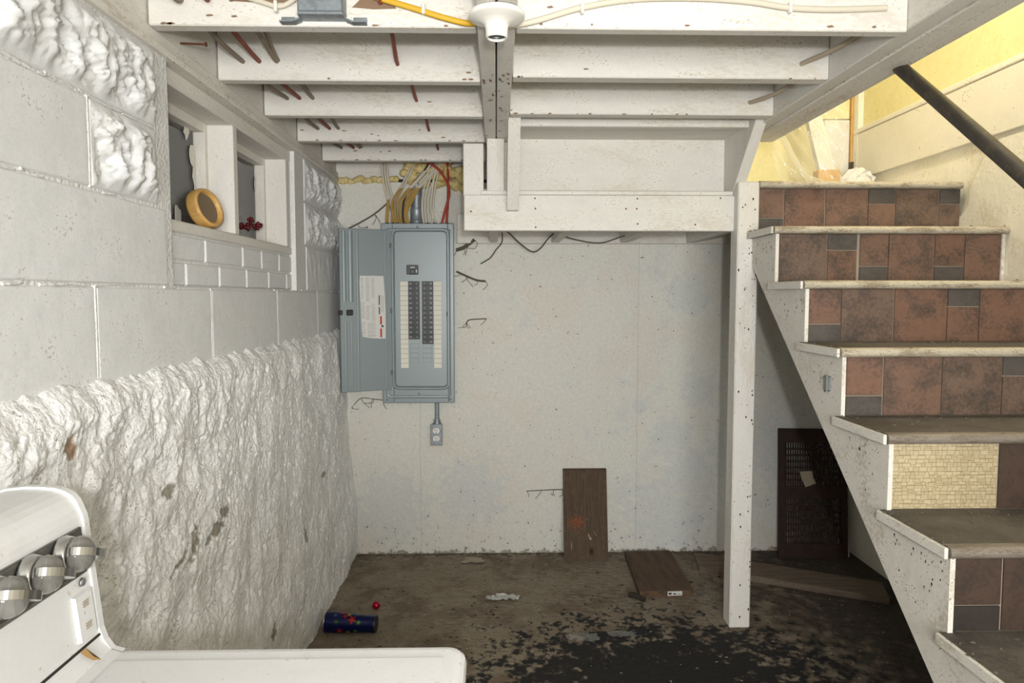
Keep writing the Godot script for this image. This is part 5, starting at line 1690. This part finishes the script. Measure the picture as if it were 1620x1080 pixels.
	# artificial roses on the sill in the second bay
	var fl := thing("flower_bunch", "small bunch of dark red artificial flowers on the window sill", "flowers", V(-0.89, 1.561, 2.57))
	var red := mat("petal_red", Color(0.34, 0.03, 0.08), 0.3)
	var leafm := mat("leaf_green", Color(0.22, 0.26, 0.12), 0.7)
	var rf := RandomNumberGenerator.new()
	rf.seed = 17
	for k in 7:
		var p := V(-0.893 + rf.randf_range(-0.02, 0.02), 1.622 + rf.randf_range(-0.022, 0.03), 2.48 + k * 0.026 + rf.randf_range(-0.008, 0.008))
		m = MB.new()
		for q in 6:
			var c2 := p + Vector3(rf.randf_range(-0.009, 0.009), rf.randf_range(-0.009, 0.009), rf.randf_range(-0.009, 0.009))
			m.lathe([[0.0, -0.0075], [0.0055, -0.005], [0.0075, 0.0], [0.0055, 0.005], [0.0, 0.0075]], c2, Vector3.UP, 8)
		part(fl, "blossom", m, red)
	for k in 9:
		var p := V(-0.90 + rf.randf_range(-0.015, 0.03), 1.563, 2.47 + k * 0.022)
		var q := p + Vector3(rf.randf_range(-0.01, 0.02), rf.randf_range(0.03, 0.06), rf.randf_range(-0.02, 0.02))
		m = MB.new()
		var mdl := (p + q) * 0.5
		m.poly([p, mdl + Vector3(0.004, 0, 0.011), q, mdl - Vector3(0.004, 0, 0.011)], Vector3.RIGHT)
		part(fl, "leaf", m, leafm)

func plank_print() -> ImageTexture:
	# long grain, a knot, scuffs and an orange paint smear
	var w := 240
	var h := 480
	var a := nb(w, h, 0.02, 701, 4, FastNoiseLite.TYPE_SIMPLEX_SMOOTH, false)
	var f := noise(0.03, 702, 4)
	var g := noise(0.09, 703, 3)
	var out := PackedByteArray()
	out.resize(w * h * 3)
	for j in h:
		for i in w:
			var warp := 6.0 * f.get_noise_2d(i * 0.4, j * 0.15)
			var grain := 0.5 + 0.5 * f.get_noise_2d((i + warp) * 6.0, j * 0.10)
			var fine := 0.5 + 0.5 * g.get_noise_2d(i * 7.0, j * 0.3)
			var c := Color(0.37, 0.30, 0.23).lerp(Color(0.235, 0.18, 0.135), clampf(grain * 1.3 - 0.2, 0.0, 1.0)) * (0.86 + 0.28 * fine)
			c = c.lerp(Color(0.42, 0.36, 0.29), clampf(a[j * w + i] / 255.0 - 0.55, 0.0, 0.4))
			var kn := Vector2((i - 148.0) / 16.0, (j - 428.0) / 26.0).length()
			if kn < 1.0: c = c.lerp(Color(0.10, 0.075, 0.055), (1.0 - kn) * 1.2)
			var sm := 1.0 - Vector2((i - 70.0) / 62.0, (j - 275.0) / 46.0).length() + 0.9 * g.get_noise_2d(i * 0.6, j * 0.6)
			if sm > 0.25: c = c.lerp(Color(0.50, 0.22, 0.09), clampf((sm - 0.25) * 1.6, 0.0, 0.75))
			if sm > 0.1 and g.get_noise_2d(i * 1.4 + 90.0, j * 1.4) > 0.34: c = c.lerp(Color(0.66, 0.55, 0.46), 0.6)
			for s in [[137.0, 350.0, 3.0, 16.0, -0.3], [170.0, 335.0, 1.3, 17.0, -0.45], [40.0, 400.0, 1.2, 26.0, 0.0], [96.0, 205.0, 1.0, 18.0, 0.0], [145.0, 362.0, 5.0, 7.0, 0.2]]:
				var q := Vector2(i - s[0], j - s[1]).rotated(-s[4])
				if Vector2(q.x / s[2], q.y / s[3]).length() < 1.0: c = c.lerp(Color(0.74, 0.68, 0.58), 0.75)
			out[(j * w + i) * 3] = clampi(int(c.r * 255.0), 0, 255)
			out[(j * w + i) * 3 + 1] = clampi(int(c.g * 255.0), 0, 255)
			out[(j * w + i) * 3 + 2] = clampi(int(c.b * 255.0), 0, 255)
	return from_bytes(w, h, out)

# ------------------------------------------------------------------ dirt, scraps and cobwebs
func dirt_and_webs() -> void:
	var r2 := RandomNumberGenerator.new()
	r2.seed = 41
	var dk := MB.new()
	var lt := MB.new()
	for k in 620:
		var x := r2.randf_range(-0.66, 1.7)
		var d := r2.randf_range(2.2, 3.55)
		var light := r2.randf() < 0.28
		if not light and r2.randf() < 0.6:
			x = clampf(0.55 + r2.randfn(0.0, 0.42), -0.66, 1.7)
			d = clampf(2.62 + r2.randfn(0.0, 0.22), 2.2, 3.5)
		var s := r2.randf_range(0.003, 0.010) * (0.8 if light else 1.2)
		var an := r2.randf() * TAU
		var a := Vector3(cos(an), 0, sin(an)) * s
		var b := Vector3(-sin(an), 0, cos(an)) * s * r2.randf_range(0.25, 0.8)
		var c := V(x, 0.001, d)
		var up := Vector3(0, r2.randf_range(0.001, 0.004), 0)
		var mb := lt if light else dk
		mb.poly([c - a, c + b + up, c + a + up * 0.5], Vector3.UP)
		mb.poly([c - a, c + a + up * 0.5, c - b + up], Vector3.UP)
	var o := solo("dark_litter", "dark leaf crumbs scattered over the floor", "litter", dk, M.soot, V(0.5, 0, 2.8))
	o.set_meta("kind", "stuff")
	o = solo("pale_litter", "pale paint chips scattered over the floor", "litter", lt, M.web_pale, V(0.5, 0, 2.9))
	o.set_meta("kind", "stuff")
	# larger scraps
	for q in [["paper_scrap", "crumpled pale paper scrap on the floor near the back wall", "paper", -0.12, 3.5, 0.05, 0.03, "web_pale"], ["paint_flake", "large white paint flake lying on the floor", "paint flake", 0.05, 3.06, 0.05, 0.028, "mark_white"],
		["paint_flake", "smaller white paint flake beside the large one", "paint flake", -0.02, 3.05, 0.028, 0.02, "mark_white"], ["plastic_scrap", "clear plastic scrap on black soil before the post", "plastic", 0.50, 2.70, 0.05, 0.028, "clear_scrap"], ["plastic_scrap", "second clear plastic scrap further left on the soil", "plastic", 0.34, 2.68, 0.06, 0.032, "clear_scrap"]]:
		var m := MB.new()
		var pt := []
		var n := noise(14.0, r2.randi() % 1000, 2)
		for j in 6:
			for i in 8:
				var fu := i / 7.0 - 0.5
				var fv := j / 5.0 - 0.5
				var rr := 1.0 + 0.5 * n.get_noise_2d(fu * 0.3, fv * 0.3)
				pt.append(V(q[3] + fu * 2.0 * q[5] * rr, 0.006 + 0.010 * (n.get_noise_2d(fu * 0.25 + 4.0, fv * 0.25) + 0.4), q[4] + fv * 2.0 * q[6] * rr))
		m.grid(pt, 7, 5, Vector3.UP)
		solo(q[0], q[1], q[2], m, M[q[7]], V(q[3], 0, q[4]))
	# dusty ropes of cobweb on the wall beside the panel
	var webs := [
		[[V(-0.205, 1.60, 3.61), V(-0.17, 1.61, 3.6), V(-0.14, 1.63, 3.59), V(-0.11, 1.65, 3.58)], 0.010, "thick dusty cobweb rope beside the panel's top right corner"],
		[[V(-0.205, 1.49, 3.612), V(-0.15, 1.465, 3.61), V(-0.10, 1.445, 3.608), V(-0.055, 1.44, 3.61)], 0.006, "dusty cobweb rope curving right of the breaker panel"],
		[[V(-0.77, 1.70, 3.60), V(-0.70, 1.735, 3.60), V(-0.62, 1.78, 3.59), V(-0.545, 1.84, 3.585)], 0.004, "dark cobweb strand rising from the wall corner to the cables"],
		[[V(0.16, 0.335, 3.614), V(0.24, 0.34, 3.61), V(0.30, 0.345, 3.60), V(0.348, 0.352, 3.575)], 0.0022, "cobweb strand stretched from the wall to the leaning plank"],
		[[V(-0.155, 1.225, 3.614), V(-0.14, 1.24, 3.61), V(-0.10, 1.244, 3.61), V(-0.05, 1.246, 3.614)], 0.003, "small dusty cobweb halfway down beside the panel"],
		[[V(-0.74, 0.80, 3.612), V(-0.70, 0.835, 3.60), V(-0.64, 0.83, 3.60), V(-0.585, 0.825, 3.59)], 0.002, "thin cobweb strands hanging below the open panel door"]]
	for q in webs:
		var m := MB.new()
		m.tube(q[0], q[1], 6, 0.7)
		var p: Array = q[0]
		for k in 5:
			var s: Vector3 = p[r2.randi_range(0, 3)]
			m.tube([s, s + Vector3(r2.randf_range(-0.02, 0.02), -0.02, 0.0), s + Vector3(r2.randf_range(-0.05, 0.05), r2.randf_range(-0.06, -0.02), 0.0)], 0.0013, 4, 1.0, 2)
		solo("cobweb", q[2], "cobweb", m, M.web_grey, p[0], "dusty cobwebs on the back wall")
